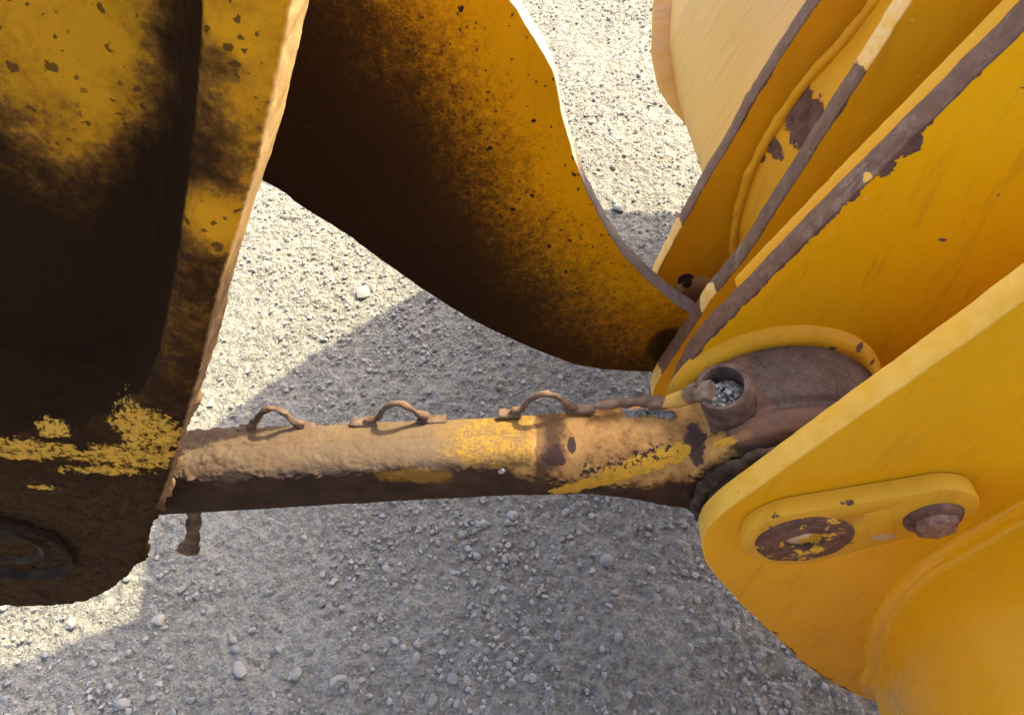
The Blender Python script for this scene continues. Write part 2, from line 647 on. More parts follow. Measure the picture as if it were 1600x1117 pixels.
def put_stone(px, py, size_px, label, group=None, mesh=None, xyz=None, squash=1.0, rot=None):
    p = xyz or G(px, py)
    d = (p - Vector((0, 0, CAM_H))).dot(ray(800, 558.5))
    s = size_px * d / FPX / 2
    zz = float(ground_h(np.array([p.x]), np.array([p.y]))[0]) if xyz is None else p.z
    o = bpy.data.objects.new('stone', stone_mesh[random.randrange(10) if mesh is None else mesh])
    COL.objects.link(o)
    o.location = (p.x, p.y, zz + s * 0.22 + (0.006 if xyz is None else 0.0))
    o.scale = (s, s, s * squash)
    o.rotation_euler = (random.uniform(-.25, .25), random.uniform(-.25, .25), random.uniform(0, 6.28) if rot is None else rot)
    return tag(o, label, 'stone', group)


# ------------------------------------------------------------------ rocker lever (left)
YF, YB = 0.45, 0.58
LEV_F = [(462, -60), (452, 0), (440, 70), (425, 150), (408, 230), (394, 290), (372, 360), (350, 432), (325, 520), (305, 600), (284, 672), (266, 735),
         (250, 780), (232, 828), (206, 890), (168, 924), (128, 942), (60, 948), (-60, 946), (-160, 930)]
lev_front = [P(x, y, YF) for x, y in LEV_F]
top = lev_front[0]
lev_front = [Vector((0.02, YF, 2.15)), Vector((-0.045, YF, 1.90))] + lev_front[1:]
bl = lev_front[-1]
lev_front += [Vector((bl.x - 0.10, YF, bl.z + 0.12)), Vector((bl.x - 0.18, YF, bl.z + 0.45)), Vector((-0.62, YF, 1.75)), Vector((-0.45, YF, 2.15))]
LEV_E = [(487, -60), (484, 0), (473, 70), (455, 150), (436, 230), (419, 290), (392, 360), (366, 432), (337, 520), (313, 600), (289, 672), (268, 735)]
lev_fr = smooth_line([(p.x, p.z) for p in lev_front], 0.012, True)
Mlever_holder = []


def lever_solid():
    bm = bmesh.new()
    n = len(lev_fr)
    # thickness falls towards the fork, and the flank flares towards the back like a casting
    f = [bm.verts.new((x, YF, zz)) for x, zz in lev_fr]
    mid, back_ = [], []
    for x, zz in lev_fr:
        k = min(1, max(0, (zz - 1.02) / 0.25))
        th = 0.032 + 0.050 * k
        right = 1.0 if x > -0.62 + 0.45 * max(0, zz - 0.9) else 0.0
        mid.append(bm.verts.new((x + (0.001 + 0.004 * k) * right, YF + th, zz)))
        back_.append(bm.verts.new((x - 0.09 * right, YF + th + 0.085, zz + 0.05 * (1 - k))))
    bm.faces.new(f); bm.faces.new(back_[::-1])
    for p_, q_ in ((f, mid), (mid, back_)):
        for i in range(n):
            bm.faces.new((p_[i], q_[i], q_[(i + 1) % n], p_[(i + 1) % n]))
    bmesh.ops.recalc_face_normals(bm, faces=bm.faces[:])
    return bm


POCK = [(326, -60), (323, 0), (316, 90), (309, 180), (300, 260), (286, 370), (269, 470), (250, 560), (228, 618), (185, 650), (120, 672), (40, 686), (-80, 690)]
POCKF = [(292, -60), (288, 0), (284, 90), (276, 180), (262, 260), (247, 350), (232, 420), (214, 475), (190, 505), (140, 520), (70, 520), (0, 512), (-80, 500)]


def pocket_cutter():
    a = [P(x, y, YF - 0.0) for x, y in POCK]
    c = [P(x, y, YF + 0.085) for x, y in POCKF]
    a = [Vector((-0.19, YF, 2.05))] + a[1:] + [Vector((-0.80, YF, 1.3)), Vector((-0.50, YF, 2.0))]
    c = [Vector((-0.25, YF + .085, 2.0))] + c[1:] + [Vector((-0.76, YF + .085, 1.35)), Vector((-0.47, YF + .085, 1.95))]
    ring_out = [p + (p - q).normalized() * 0.03 + Vector((0, -0.03, 0)) for p, q in zip(a, c)]
    a2 = smooth_line(a, 0.015, False); c2 = []
    bm = bmesh.new()
    def interp(pts, m):
        L = np.cumsum([0] + [(pts[i + 1] - pts[i]).length for i in range(len(pts) - 1)])
        out = []
        for t in np.linspace(0, L[-1], m):
            i = min(len(pts) - 2, int(np.searchsorted(L, t, 'right') - 1))
            out.append(pts[i].lerp(pts[i + 1], (t - L[i]) / max(1e-9, L[i + 1] - L[i])))
        return out
    # keep point-to-point pairing: resample each span alike
    A, C, O = [], [], []
    for i in range(len(a)):
        j = (i + 1) % len(a)
        m = 6
        for t in range(m):
            A.append(a[i].lerp(a[j], t / m)); C.append(c[i].lerp(c[j], t / m)); O.append(ring_out[i].lerp(ring_out[j], t / m))
    va = [bm.verts.new(p) for p in A]; vc = [bm.verts.new(p) for p in C]; vo = [bm.verts.new(p) for p in O]
    n = len(va)
    for i in range(n):
        j = (i + 1) % n
        bm.faces.new((vo[i], vo[j], va[j], va[i])); bm.faces.new((va[i], va[j], vc[j], vc[i]))
    bm.faces.new(vc); bm.faces.new(vo[::-1])
    bmesh.ops.recalc_face_normals(bm, faces=bm.faces[:])
    return bm


lever = root('rocker_lever', (-0.69, 0.5, 0.90), 'thick cast rocker lever, sooty and rusty over worn yellow paint, with a deep dark pocket', 'loader lever')
lever_body = from_bm('body', lever_solid(), [], lever)
cut = from_bm('cutter', pocket_cutter(), [])
bo = lever_body.modifiers.new('b', 'BOOLEAN'); bo.operation = 'DIFFERENCE'; bo.object = cut; bo.solver = 'EXACT'
remesh(lever_body, 0.0048, 7)
bpy.data.objects.remove(cut)
LPIN = P(8, 850, YF)
print('lever pin', LPIN, 'verts', len(lever_body.data.vertices))


def lever_disp(co, no):
    low = sstep(-co[:, 2], -1.18, -0.98)             # crust on the lower, greasy end
    d = fbm(co, 14, 4, 0.55, 3) * 0.0007 + fbm(co, 60, 3, 0.6, 5) * (0.0006 + 0.0014 * low)
    pocket = ((co[:, 1] > YF + 0.012) & (co[:, 1] < YF + 0.09) & (no[:, 1] < 0.3)).astype(float)
    d = d + pocket * sstep(-co[:, 2], -1.32, -1.15) * np.maximum(0, fbm(co, 28, 4, 0.6, 8)) * 0.010
    edge = sstep(no[:, 0], 0.35, 0.9)
    d = d + edge * np.abs(fbm(co, 85, 3, 0.65, 15)) * (0.0002 + 0.0026 * sstep(-co[:, 2], -1.42, -1.15))
    return d


displace(lever_body, lever_disp)


def lever_mat():
    k = Mat('lever_worn_paint', 0.6, 0.04)
    jag = k.noise(60, 6, 0.68); jag2 = k.noise(150, 4, 0.7); mid = k.noise(16, 5, 0.62)
    rough_f = (jag - 0.5) * 1.0 + (mid - 0.5) * 1.2
    F = lambda x, y: P(x, y, YF)
    D = lambda x, y: P(x, y, YF + 0.075)
    # paint left on the pocket floor, stained through ochre and brown to black
    x, y, zz = k.xyz()
    inpock = y.ramp(YF + 0.004, YF + 0.02)
    spk = k.noise(110, 5, 0.75)
    blot = k.noise(34, 5, 0.7)
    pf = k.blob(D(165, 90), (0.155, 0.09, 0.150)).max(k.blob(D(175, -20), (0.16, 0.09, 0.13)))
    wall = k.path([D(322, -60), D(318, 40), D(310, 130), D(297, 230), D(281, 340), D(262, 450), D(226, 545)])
    wd = wall.ramp(0.085, 0.0)  # dark band along the wall: soot and the concave fillet's shade, both in colour
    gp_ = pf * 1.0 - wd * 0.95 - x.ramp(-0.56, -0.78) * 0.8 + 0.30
    # the rim keeps its paint at the top and loses it downwards
    gr = (zz + (mid - 0.5) * 0.12).ramp(1.44, 1.62) * 0.52 + zz.ramp(1.15, 1.46) * 0.24 + 0.06
    gr = gr - k.path([F(326, 110), F(318, 190), F(306, 260), F(292, 370)]).ramp(0.032, 0.0) * 0.42
    rim2 = k.blob(F(342, 350), (0.050, 0.05, 0.045))
    gr = gr.max(rim2 * 0.9 + 0.28)
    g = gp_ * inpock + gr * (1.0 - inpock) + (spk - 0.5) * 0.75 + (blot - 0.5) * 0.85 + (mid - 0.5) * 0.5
    # bright flakes at the foot of the pocket
    fl = None
    for c, r, w in ((F(30, 702), (0.070, 0.06, 0.022), 0.5), (F(80, 676), (0.020, 0.05, 0.013), 0.8), (F(190, 712), (0.062, 0.06, 0.024), 1.0), (F(228, 668), (0.034, 0.06, 0.040), 0.8),
                    (F(70, 762), (0.020, 0.05, 0.006), 0.9), (F(160, 735), (0.05, 0.06, 0.012), 1.0), (F(165, 540), (0.006, 0.09, 0.006), 0.3)):
        q = (k.blob(c, r) - 0.06 * w + rough_f * (1.3 * w) + (jag2 - 0.5) * (2.2 * w)).ramp(0.0, 0.09)
        fl = q if fl is None else fl.max(q)
    fl = fl * k.noise(130, 5, 0.8).ramp(0.60, 0.50)
    # bleached flank paint, its cream brightened for the grazing sun
    nx_, ny_, nz_ = k.normal()
    flank = nx_.ramp(0.35, 0.6) * (y.ramp(YF + 0.001, YF + 0.006)) * x.ramp(-0.46, -0.43)
    fp = (zz + (mid - 0.5) * 0.12 + (jag - 0.5) * 0.10).ramp(1.36, 1.44)
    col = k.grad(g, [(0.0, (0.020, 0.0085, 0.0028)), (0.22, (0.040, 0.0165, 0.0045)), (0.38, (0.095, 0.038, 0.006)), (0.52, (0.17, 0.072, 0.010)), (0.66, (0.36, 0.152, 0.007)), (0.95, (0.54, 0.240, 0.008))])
    low = zz.ramp(1.16, 1.02)
    col = k.mix(low * jag2.ramp(0.35, 0.65), col, (0.050, 0.027, 0.012))
    sp = k.specks(34, 0.42, 0.17, spk).max(k.specks(95, 0.45, 0.26, jag2) * k.noise(8, 3, 0.6).ramp(0.42, 0.55))
    pits = (sp * g.ramp(0.35, 0.6)).min(1.0)
    col = k.mix(pits * 0.8, col, (0.045, 0.020, 0.008))
    col = k.mix(fl, col, k.mix(k.noise(90, 4, 0.6), (0.50, 0.25, 0.015), (0.58, 0.33, 0.06)))
    fc = k.mix((jag * 0.5 + mid * 0.5).ramp(0.4, 0.62), (0.72, 0.44, 0.15), (0.78, 0.52, 0.20))
    fd = k.mix(jag.ramp(0.4, 0.7), (0.19, 0.115, 0.055), (0.30, 0.19, 0.10))
    col = k.mix(flank, col, k.mix(fp, fd, fc))
    h = fl * 0.5 + g.ramp(0.3, 0.7) * 0.25 + jag * 0.35 + jag2 * 0.55 - pits * 0.2
    k.bump(h, 0.0022, 0.75)
    return k.done(col, g.ramp(0.2, 0.7, 0.75, 0.5))


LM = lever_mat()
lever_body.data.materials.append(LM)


def grease_mat(name, a=(0.016, 0.009, 0.005), b=(0.050, 0.028, 0.016)):
    k = Mat(name, 0.75, 0.15)
    n = k.noise(40, 6, 0.65); m = k.noise(160, 4, 0.7)
    col = k.mix(n.ramp(0.35, 0.7), a, b)
    col = k.mix(m.ramp(0.55, 0.75) * 0.5, col, tuple(q * 0.4 for q in a))
    k.bump(n * 0.6 + m * 0.5, 0.003, 0.8)
    return k.done(col)


GREASE = grease_mat('baked_grease')
bm = bmesh.new()
lathe(bm, [(0.001, -0.004), (0.030, -0.004), (0.036, -0.007), (0.040, -0.006), (0.043, 0.004), (0.050, 0.006), (0.054, -0.003), (0.066, -0.005), (0.078, -0.004), (0.084, 0.0), (0.088, 0.012)], LPIN, (0, -1, 0), 72)
for v in bm.verts: v.co.y = LPIN.y - (v.co.y - LPIN.y) * -1 if False else v.co.y
o = from_bm('pin_boss', bm, [GREASE], lever, 60)
displace(o, lambda c, n: fbm(c, 45, 4, 0.6, 21) * 0.0016)

# ------------------------------------------------------------------ lift arm (middle)
AYF, AYB = 0.865, 0.905
ARM_LO = [(415, 286), (470, 322), (540, 366), (600, 410), (660, 452), (720, 490), (790, 526), (860, 556), (905, 571), (955, 578), (1005, 581), (1040, 585)]
ARM_UP = [(1110, 512), (1085, 494), (1045, 466), (1005, 430), (970, 392), (942, 346), (918, 298), (900, 252), (886, 205), (876, 160), (868, 122), (858, 98), (836, 62), (815, 26), (798, 0)]
lo = [P(x, y, AYF) for x, y in ARM_LO]; up_ = [P(x, y, AYF) for x, y in ARM_UP]
arm_out = [(p.x, p.z) for p in lo] + [(0.36, 0.735), (0.405, 0.80), (0.40, 0.87)] + [(p.x, p.z) for p in up_] + \
    [(-0.06, 1.515), (-0.16, 1.575), (-0.34, 1.66), (-0.7, 1.80), (-1.2, 1.92), (-1.75, 1.92), (-1.75, 1.72), (-1.2, 1.62), (-0.75, 1.45), (-0.50, 1.30)]
arm_out = smooth_line(arm_out, 0.012, True)
arm = root('lift_arm', (0.30, 0.885, 0.80), 'yellow steel lift arm plate, soot black along its lower edge, between lever and bucket', 'loader arm')


def arm_mat():
    k = Mat('lift_arm_paint', 0.55, 0.05)
    jag = k.noise(75, 6, 0.7); mid = k.noise(10, 5, 0.62); fine = k.noise(260, 4, 0.7)
    runs = k.noise(14, 5, 0.65, 0.4, stretch=(5, 1, 1.6))
    lowpts = [P(x, y, AYF) for x, y in ((415, 286), (600, 410), (720, 490), (860, 556), (1010, 581))]
    d = k.path(lowpts)
    x, y, zz = k.xyz()
    # soot reaches far up on the left and thins out to the right
    wid = x.ramp(-0.42, 0.22, 0.46, 0.045)
    e = d - wid + (mid - 0.5) * 0.16 + (runs - 0.5) * 0.06 + (jag - 0.5) * 0.10
    soot = e.ramp(0.07, -0.13)
    yel = k.mix(k.noise(6, 4, 0.55).ramp(0.3, 0.7), (0.56, 0.245, 0.002), (0.66, 0.292, 0.002))
    yel = k.mix(runs.ramp(0.5, 0.75) * 0.35, yel, (0.36, 0.145, 0.004))
    ga = e * 2.6 + 0.52 + (fine - 0.5) * 0.75 + (jag - 0.5) * 0.55
    stain = k.grad(ga, [(0.0, (0.028, 0.0115, 0.0035)), (0.28, (0.040, 0.0165, 0.004)), (0.45, (0.075, 0.030, 0.004)), (0.6, (0.15, 0.060, 0.005)), (0.78, (0.36, 0.15, 0.004)), (0.95, (0.5, 0.21, 0.003))])
    gate = k.noise(5, 3, 0.6) * 0.6 + (x * -1.1 + zz * 0.5 - 0.35)
    sp = k.specks(34, 0.20, 0.15, jag) * gate.ramp(0.15, 0.35)
    sp2 = k.specks(95, 0.34, 0.24, fine) * gate.ramp(0.05, 0.30)
    col = k.mix(ga.ramp(0.85, 1.05), stain, yel)
    scr = k.noise(20, 4, 0.7, stretch=(1, 1, 9)).ramp(0.66, 0.72) * k.noise(5, 2, 0.5).ramp(0.5, 0.6)
    col = k.mix(scr * 0.35, col, (0.10, 0.06, 0.03))
    col = k.mix(sp.max(sp2 * 0.8), col, (0.035, 0.016, 0.008))
    bos = k.blob(P(1043, 540, AYF), (0.042, 0.2, 0.055))
    col = k.mix((bos + (jag - 0.5) * 0.5).ramp(0.0, 0.3) * 0.85, col, (0.020, 0.013, 0.009))
    k.bump(fine * 0.4 + jag * 0.4 - sp * 0.6, 0.0012, 0.8)
    return k.done(col, soot.ramp(0, 1, 0.45, 0.75))


ARM_EDGE = cut_edge('arm_cut_edge', 0.0, 1.0, zones=())
k = Mat('arm_edge_worn_and_shaded', 0.55, 0.35)
n = k.noise(50, 5, 0.65)
zz = k.xyz()[2]
pm = (zz + (n - 0.5) * 0.10).ramp(1.20, 1.235)  # cream above paints the sunlit edge; grey steel below also paints the bucket's shadow
steel = k.mix(n.ramp(0.3, 0.7), (0.105, 0.090, 0.088), (0.175, 0.15, 0.14))
crm = k.mix(n.ramp(0.35, 0.7), (0.66, 0.52, 0.27), (0.70, 0.60, 0.38))
k.bump(n, 0.001, 0.6)
ARM_EDGE = k.done(k.mix(pm, steel, crm))
plate('arm_plate', arm_out, AYF, AYB, [arm_mat(), ARM_EDGE], arm, 0.0015, 0.0010, 31)
bm = bmesh.new()
c = P(1043, 540, AYF)
lathe(bm, [(0.001, 0.012), (0.030, 0.012), (0.034, 0.009), (0.040, 0.0135), (0.048, 0.010), (0.052, -0.01)], (0.335, AYF, 0.80), (0, -1, 0), 48)
o = from_bm('hinge_seal', bm, [GREASE], arm, 50)
displace(o, lambda c, n: fbm(c, 60, 3, 0.6, 23) * 0.0018)

# ------------------------------------------------------------------ bucket (right)
bucket = root('loader_bucket', (0.75, 1.2, 0.25), 'yellow loader bucket with four rust edged hinge plates beside the link', 'loader bucket')


def shift(pts, dx, dz): return [(x + dx, z + dz) for x, z in pts]


# --- nearest hinge plate
N0, N1 = 0.440, 0.472
NEAR = [P(x, y, N0) for x, y in ((1600, 468), (1500, 540), (1414, 600), (1300, 679), (1200, 750), (1139, 793), (1112, 816), (1100, 834), (1097, 850), (1102, 876), (1120, 902), (1160, 946), (1205, 988), (1260, 1040), (1320, 1077), (1372, 1098))]
near_out = [(p.x, p.z) for p in NEAR]
e0 = Vector((near_out[0][0] - near_out[1][0], near_out[0][1] - near_out[1][1])).normalized()
near_top = (near_out[0][0] + e0.x * 0.06, near_out[0][1] + e0.y * 0.06)
lowr = near_out[-1]
near_out = [near_top] + near_out + [(lowr[0] + 0.16, lowr[1] - 0.04), (1.30, 0.25), (1.30, near_top[1])]
sm = smooth_line(near_out[1:-3], 0.010)
near_poly = [tuple(near_out[0])] + [tuple(q) for q in sm] + [tuple(q) for q in near_out[-3:]]
edge_pts = [Vector((x, N0, zz)) for x, zz in near_out[0:9]]
bt = P(1205, 985, N0)
NEAR_FACE = paint_face('hinge_plate_paint', [([edge_pts[0], edge_pts[6]], 0.0009), ([P(1205, 986, N0), P(1262, 1042, N0), P(1330, 1080, N0)], 0.0022)], speck=0.0,
                       blobs=((P(1152, 768, N0), (0.006, 0.05, 0.012)), (P(1208, 988, N0), (0.010, 0.03, 0.0035)), (P(1290, 1060, N0), (0.02, 0.03, 0.003))),
                       yel=(0.74, 0.365, 0.006), dark=(0.68, 0.325, 0.005))
k = Mat('hinge_plate_edge_paint', 0.42, 0.45)
n = k.noise(35, 5, 0.65); jag = k.noise(80, 6, 0.7)
col = k.mix(n.ramp(0.3, 0.75), (0.70, 0.37, 0.025), (0.76, 0.46, 0.08))
col = k.mix(k.noise(20, 4, 0.6, stretch=(1, 8, 1)).ramp(0.6, 0.8) * 0.3, col, (0.45, 0.22, 0.02))
b1 = (k.blob(P(1148, 772, N0), (0.012, 0.06, 0.018)) + (jag - 0.5) * 1.3).ramp(0.0, 0.05)
col = k.mix(b1, col, rust_col(k))
k.bump(n * 0.3 - b1 * 0.8 + jag * 0.1, 0.0014, 0.7)
NEAR_EDGE = k.done(col)
plate('hinge_plate', near_poly, N0, N1, [NEAR_FACE, NEAR_EDGE], bucket, 0.0022, 0.0006, 51)
PIN = P(1262, 846, N0 - 0.016)

# --- second hinge plate (behind the link)
S0, S1 = 0.655, 0.688
SEC = [P(x, y, S0) for x, y in ((1600, 45), (1520, 122), (1425, 215), (1340, 297), (1265, 371), (1194, 442), (1150, 486), (1107, 529), (1075, 572), (1056, 612), (1050, 650), (1068, 700))]
sec = [(p.x, p.z) for p in SEC]
e1 = Vector((sec[0][0] - sec[2][0], sec[0][1] - sec[2][1])).normalized()
sec_top = (sec[0][0] + e1.x * 0.42, sec[0][1] + e1.y * 0.42)
sec_poly = [sec_top] + [tuple(q) for q in smooth_line(sec, 0.010)] + [(sec[-1][0] + 0.15, sec[-1][1] - 0.18), (0.70, 0.40), (1.30, 0.30), (1.30, sec_top[1])]
ed2 = [Vector((x, S0, zz)) for x, zz in ([sec_top] + sec[:10])]
SEC_FACE = paint_face('second_plate_paint', [([ed2[0], ed2[3], ed2[6], ed2[8], ed2[10]], 0.0030)], speck=0.10,
                      blobs=((P(1425, 225, S0), (0.012, 0.05, 0.016)), (P(1385, 262, S0), (0.010, 0.05, 0.012)), (P(1330, 306, S0), (0.010, 0.05, 0.010))), yel=(0.80, 0.395, 0.003), dark=(0.76, 0.365, 0.003), gloss=0.34)
SEC_EDGE = cut_edge('second_plate_edge', 0.22, 1.0, zones=((P(1355, 258, S1), (0.010, 0.02, 0.010)), (P(1350, 278, S0), (0.010, 0.02, 0.008)), (P(1205, 420, S1), (0.006, 0.012, 0.016))))
plate('hinge_plate', sec_poly, S0, S1, [SEC_FACE, SEC_EDGE], bucket, 0.0025, 0.0012, 61)
# bar welded behind it
back = [(x + 0.010, zz + 0.000) for x, zz in sec]
bar = [(sec_top[0] + 0.012, sec_top[1])] + [tuple(q) for q in smooth_line(back[:7], 0.012)]
bar_poly = bar + [(x + 0.16, zz) for x, zz in bar[::-1]]
BAR_MAT = paint_face('backing_bar_paint', speck=0.0, yel=(0.66, 0.34, 0.02), dark=(0.62, 0.30, 0.012), gloss=0.5)
plate('backing_bar', bar_poly, S1 + 0.001, S1 + 0.032, [BAR_MAT, BAR_MAT], bucket, 0.006, 0.001, 63)

# --- third hinge plate
T0, T1 = 0.800, 0.832
THI = [P(x, y, T0) for x, y in ((1424, 0), (1388, 55), (1352, 111), (1297, 196), (1242, 281), (1205, 338), (1169, 395), (1138, 434), (1108, 470), (1080, 514), (1052, 556), (1030, 590), (1018, 622), (1022, 660), (1050, 700))]
thi = [(p.x, p.z) for p in THI]
e2 = Vector((thi[0][0] - thi[2][0], thi[0][1] - thi[2][1])).normalized()
thi_top = (thi[0][0] + e2.x * 0.5, thi[0][1] + e2.y * 0.5)
thi_poly = [thi_top] + [tuple(q) for q in smooth_line(thi, 0.010)] + [(0.60, 0.42), (1.30, 0.30), (1.30, thi_top[1])]
ed3 = [Vector((x, T0, zz)) for x, zz in ([thi_top] + thi[:10])]
THI_FACE = paint_face('third_plate_paint', [([ed3[3], ed3[5], ed3[7], ed3[9]], 0.0016)], speck=0.05, yel=(0.66, 0.31, 0.004), dark=(0.60, 0.275, 0.004), gloss=0.42)
THI_EDGE = cut_edge('third_plate_edge', 0.20, 0.95, cream=(0.74, 0.53, 0.22), zones=((P(1388, 50, T0 + .015), (0.032, 0.05, 0.050)), (P(1108, 468, T0 + .01), (0.016, 0.03, 0.028)), (P(1030, 596, T0 + .01), (0.02, 0.04, 0.035)), (P(1240, 270, T1), (0.005, 0.012, 0.014))))  # topmost zone: the edge's sunlit stretch, painted in as cream
plate('hinge_plate', thi_poly, T0, T1, [THI_FACE, THI_EDGE], bucket, 0.002, 0.0010, 71)

# --- fourth hinge plate
F0, F1 = 0.985, 1.015
FOU = [P(x, y, F0) for x, y in ((1280, 0), (1246, 48), (1211, 102), (1172, 165), (1138, 228), (1104, 283), (1073, 338), (1050, 380), (1028, 424), (1010, 470))]
fou = [(p.x, p.z) for p in FOU]
e3 = Vector((fou[0][0] - fou[2][0], fou[0][1] - fou[2][1])).normalized()
fou_top = (fou[0][0] + e3.x * 0.45, fou[0][1] + e3.y * 0.45)
fou_poly = [fou_top] + [tuple(q) for q in smooth_line(fou, 0.010)] + [(0.24, 0.70), (0.33, 0.60), (0.60, 0.42), (1.30, 0.30), (1.30, fou_top[1])]
FOU_FACE = paint_face('fourth_plate_paint', [([Vector((x, F0, zz)) for x, zz in (fou_top, fou[2], fou[4], fou[6], fou[8])], 0.0017)], speck=0.045, yel=(0.64, 0.295, 0.004), dark=(0.57, 0.255, 0.004), gloss=0.45)
FOU_EDGE = cut_edge('fourth_plate_edge', 0.10, 1.05, cream=(0.74, 0.50, 0.18), zones=((P(1046, 385, F0 + .01), (0.020, 0.03, 0.070)), (P(1030, 420, F0 + .01), (0.020, 0.03, 0.05))))
plate('hinge_plate', fou_poly, F0, F1, [FOU_FACE, FOU_EDGE], bucket, 0.002, 0.0011, 81)

# --- collar on the second plate, turned, with a soft weld fillet
bm = bmesh.new()
prof = [(0.090, 0.030), (0.112, 0.030), (0.120, 0.027), (0.124, 0.021), (0.128, 0.0175), (0.134, 0.0185), (0.141, 0.017), (0.147, 0.011), (0.151, 0.003), (0.153, -0.004)]
COLL_C = Vector((PIN.x + 0.004, S0, PIN.z + 0.002))
lathe(bm, prof, COLL_C, (0, -1, 0), 110)
COLLAR = paint_face('collar_paint', speck=0.09, yel=(0.62, 0.33, 0.02), dark=(0.55, 0.285, 0.012), gloss=0.45,
                    blobs=((COLL_C + Vector((0.085, -0.012, 0.118)), (0.008, 0.03, 0.006)), (COLL_C + Vector((0.045, -0.02, 0.125)), (0.006, 0.03, 0.005)), (COLL_C + Vector((0.112, -0.015, 0.09)), (0.006, 0.03, 0.004))))
o = from_bm('collar', bm, [COLLAR], bucket, 60)
displace(o, lambda c, n: fbm(c, 30, 3, 0.6, 91) * 0.0012 + fbm(c, 120, 2, 0.5, 92) * 0.0005)

# --- gusset bridging the third and fourth plates
GL = [(1148, 400), (1150, 360), (1158, 315), (1172, 270), (1192, 228), (1220, 182), (1250, 138), (1282, 100), (1312, 68), (1345, 28), (1372, -8)]
GR = [(1172, 396), (1186, 372), (1206, 340), (1228, 305), (1250, 270), (1278, 228), (1305, 185), (1330, 146), (1352, 108), (1380, 66), (1406, 20)]
gl = smooth_line([P(x, y, F0 - 0.012) for x, y in GL], 0.012)
gr_ = smooth_line([P(x, y, T1 + 0.014) for x, y in GR], 0.012)
def resamp(pts, m):
    pts = [Vector(p) for p in pts]
    L = np.cumsum([0] + [(pts[i + 1] - pts[i]).length for i in range(len(pts) - 1)])
    out = []
    for t in np.linspace(0, L[-1], m):
        i = min(len(pts) - 2, int(np.searchsorted(L, t, 'right') - 1))
        out.append(pts[i].lerp(pts[i + 1], (t - L[i]) / max(1e-9, L[i + 1] - L[i])))
    return out
gl = resamp(gl, 60); gr_ = resamp(gr_, 60)
gl.append(gl[-1] + (gl[-1] - gl[-2]) * 14); gr_.append(gr_[-1] + (gr_[-1] - gr_[-2]) * 14)
bm = bmesh.new()
grid = []
for a, b in zip(gl, gr_):
    row = []
    b2 = b + Vector((0.05, -0.002, 0))
    for j in range(13):
        t = j / 12
        q = a.lerp(b2, t)
        q.y -= 0.018 * math.sin(math.pi * t) ** 0.8 * (1 - 0.3 * t)
        row.append(bm.verts.new(q))
    grid.append(row)
for i in range(len(grid) - 1):
    for j in range(12):
        bm.faces.new((grid[i][j], grid[i][j + 1], grid[i + 1][j + 1], grid[i + 1][j]))
bmesh.ops.recalc_face_normals(bm, faces=bm.faces[:])
r = bmesh.ops.solidify(bm, geom=bm.faces[:], thickness=0.008)
gpt = lambda x, y: P(x, y, 0.90)
GUS = paint_face('gusset_paint', speck=0.05, yel=(0.66, 0.33, 0.012), dark=(0.60, 0.28, 0.008), gloss=0.4,
                 blobs=((gpt(1264, 203), (0.026, 0.2, 0.040)), (gpt(1222, 262), (0.008, 0.2, 0.016)), (gpt(1293, 150), (0.004, 0.2, 0.010)), (gpt(1205, 285), (0.004, 0.2, 0.008)), (gpt(1333, 90), (0.005, 0.2, 0.006))))
gus = from_bm('gusset_plate', bm, [GUS], bucket, 50)
displace(gus, lambda c, n: fbm(c, 14, 2, 0.5, 95) * 0.0025)
bm = bmesh.new()
tube(bm, [p + Vector((-0.002, -0.006, 0)) for p in gl], [0.0080 + 0.0010 * math.sin(i * 0.7) * math.sin(i * 0.31) for i in range(len(gl))], 10, jitter=0.0030, seed=96)
from_bm('weld_bead', bm, [paint_face('weld_paint', speck=0.0, yel=(0.66, 0.34, 0.015), dark=(0.60, 0.29, 0.01), gloss=0.5)], gus, 60)

# --- small grease nipple and pad low on the fourth plate
bm = bmesh.new()
gp = P(1072, 437, F0)
lathe(bm, [(0.001, 0.016), (0.006, 0.016), (0.009, 0.013), (0.0095, 0.004), (0.015, 0.003), (0.016, -0.002)], gp, (0, -1, 0), 24)
from_bm('grease_fitting', bm, [GREASE], bucket, 40)
bm = bmesh.new()
gp2 = P(1085, 462, F0 - 0.004)
lathe(bm, [(0.001, 0.014), (0.034, 0.014), (0.042, 0.010), (0.046, -0.004)], gp2, (0, -1, 0), 40)
o = from_bm('pin_cap', bm, [paint_face('pin_cap_paint', yel=(0.25, 0.13, 0.05), dark=(0.16, 0.09, 0.05), speck=0.25)], bucket, 50)
displace(o, lambda c, n: fbm(c, 50, 3, 0.6, 99) * 0.003)

# --- bucket shell: rolled plate running across, far side of the fourth plate
prof = [(0.75, 0.22), (0.62, 0.55), (0.47, 0.85), (0.37, 1.00), (0.322, 1.075), (0.340, 1.16), (0.395, 1.29), (0.47, 1.40), (0.58, 1.52), (0.72, 1.64), (0.95, 1.78), (1.3, 1.88), (1.9, 1.92)]
prof = smooth_line(prof, 0.03)
YS0, YS1 = 1.017, 2.44
bm = bmesh.new()
ys = np.linspace(YS0, YS1, 40)
fy = lambda yy: float(np.interp(yy, (1.0, 1.2, 1.3, 1.5, 1.72, 2.0, 2.44), (0.012, 0.004, 0.0, 0.010, 0.046, 0.11, 0.22)))
rows = [[bm.verts.new((x + fy(yy), yy, zz)) for x, zz in prof] for yy in ys]
for i in range(len(ys) - 1):
    for j in range(len(prof) - 1):
        bm.faces.new((rows[i][j], rows[i + 1][j], rows[i + 1][j + 1], rows[i][j + 1]))
bmesh.ops.recalc_face_normals(bm, faces=bm.faces[:])
bmesh.ops.solidify(bm, geom=bm.faces[:], thickness=0.02)
k = Mat('bucket_shell_paint', 0.45, 0.5)
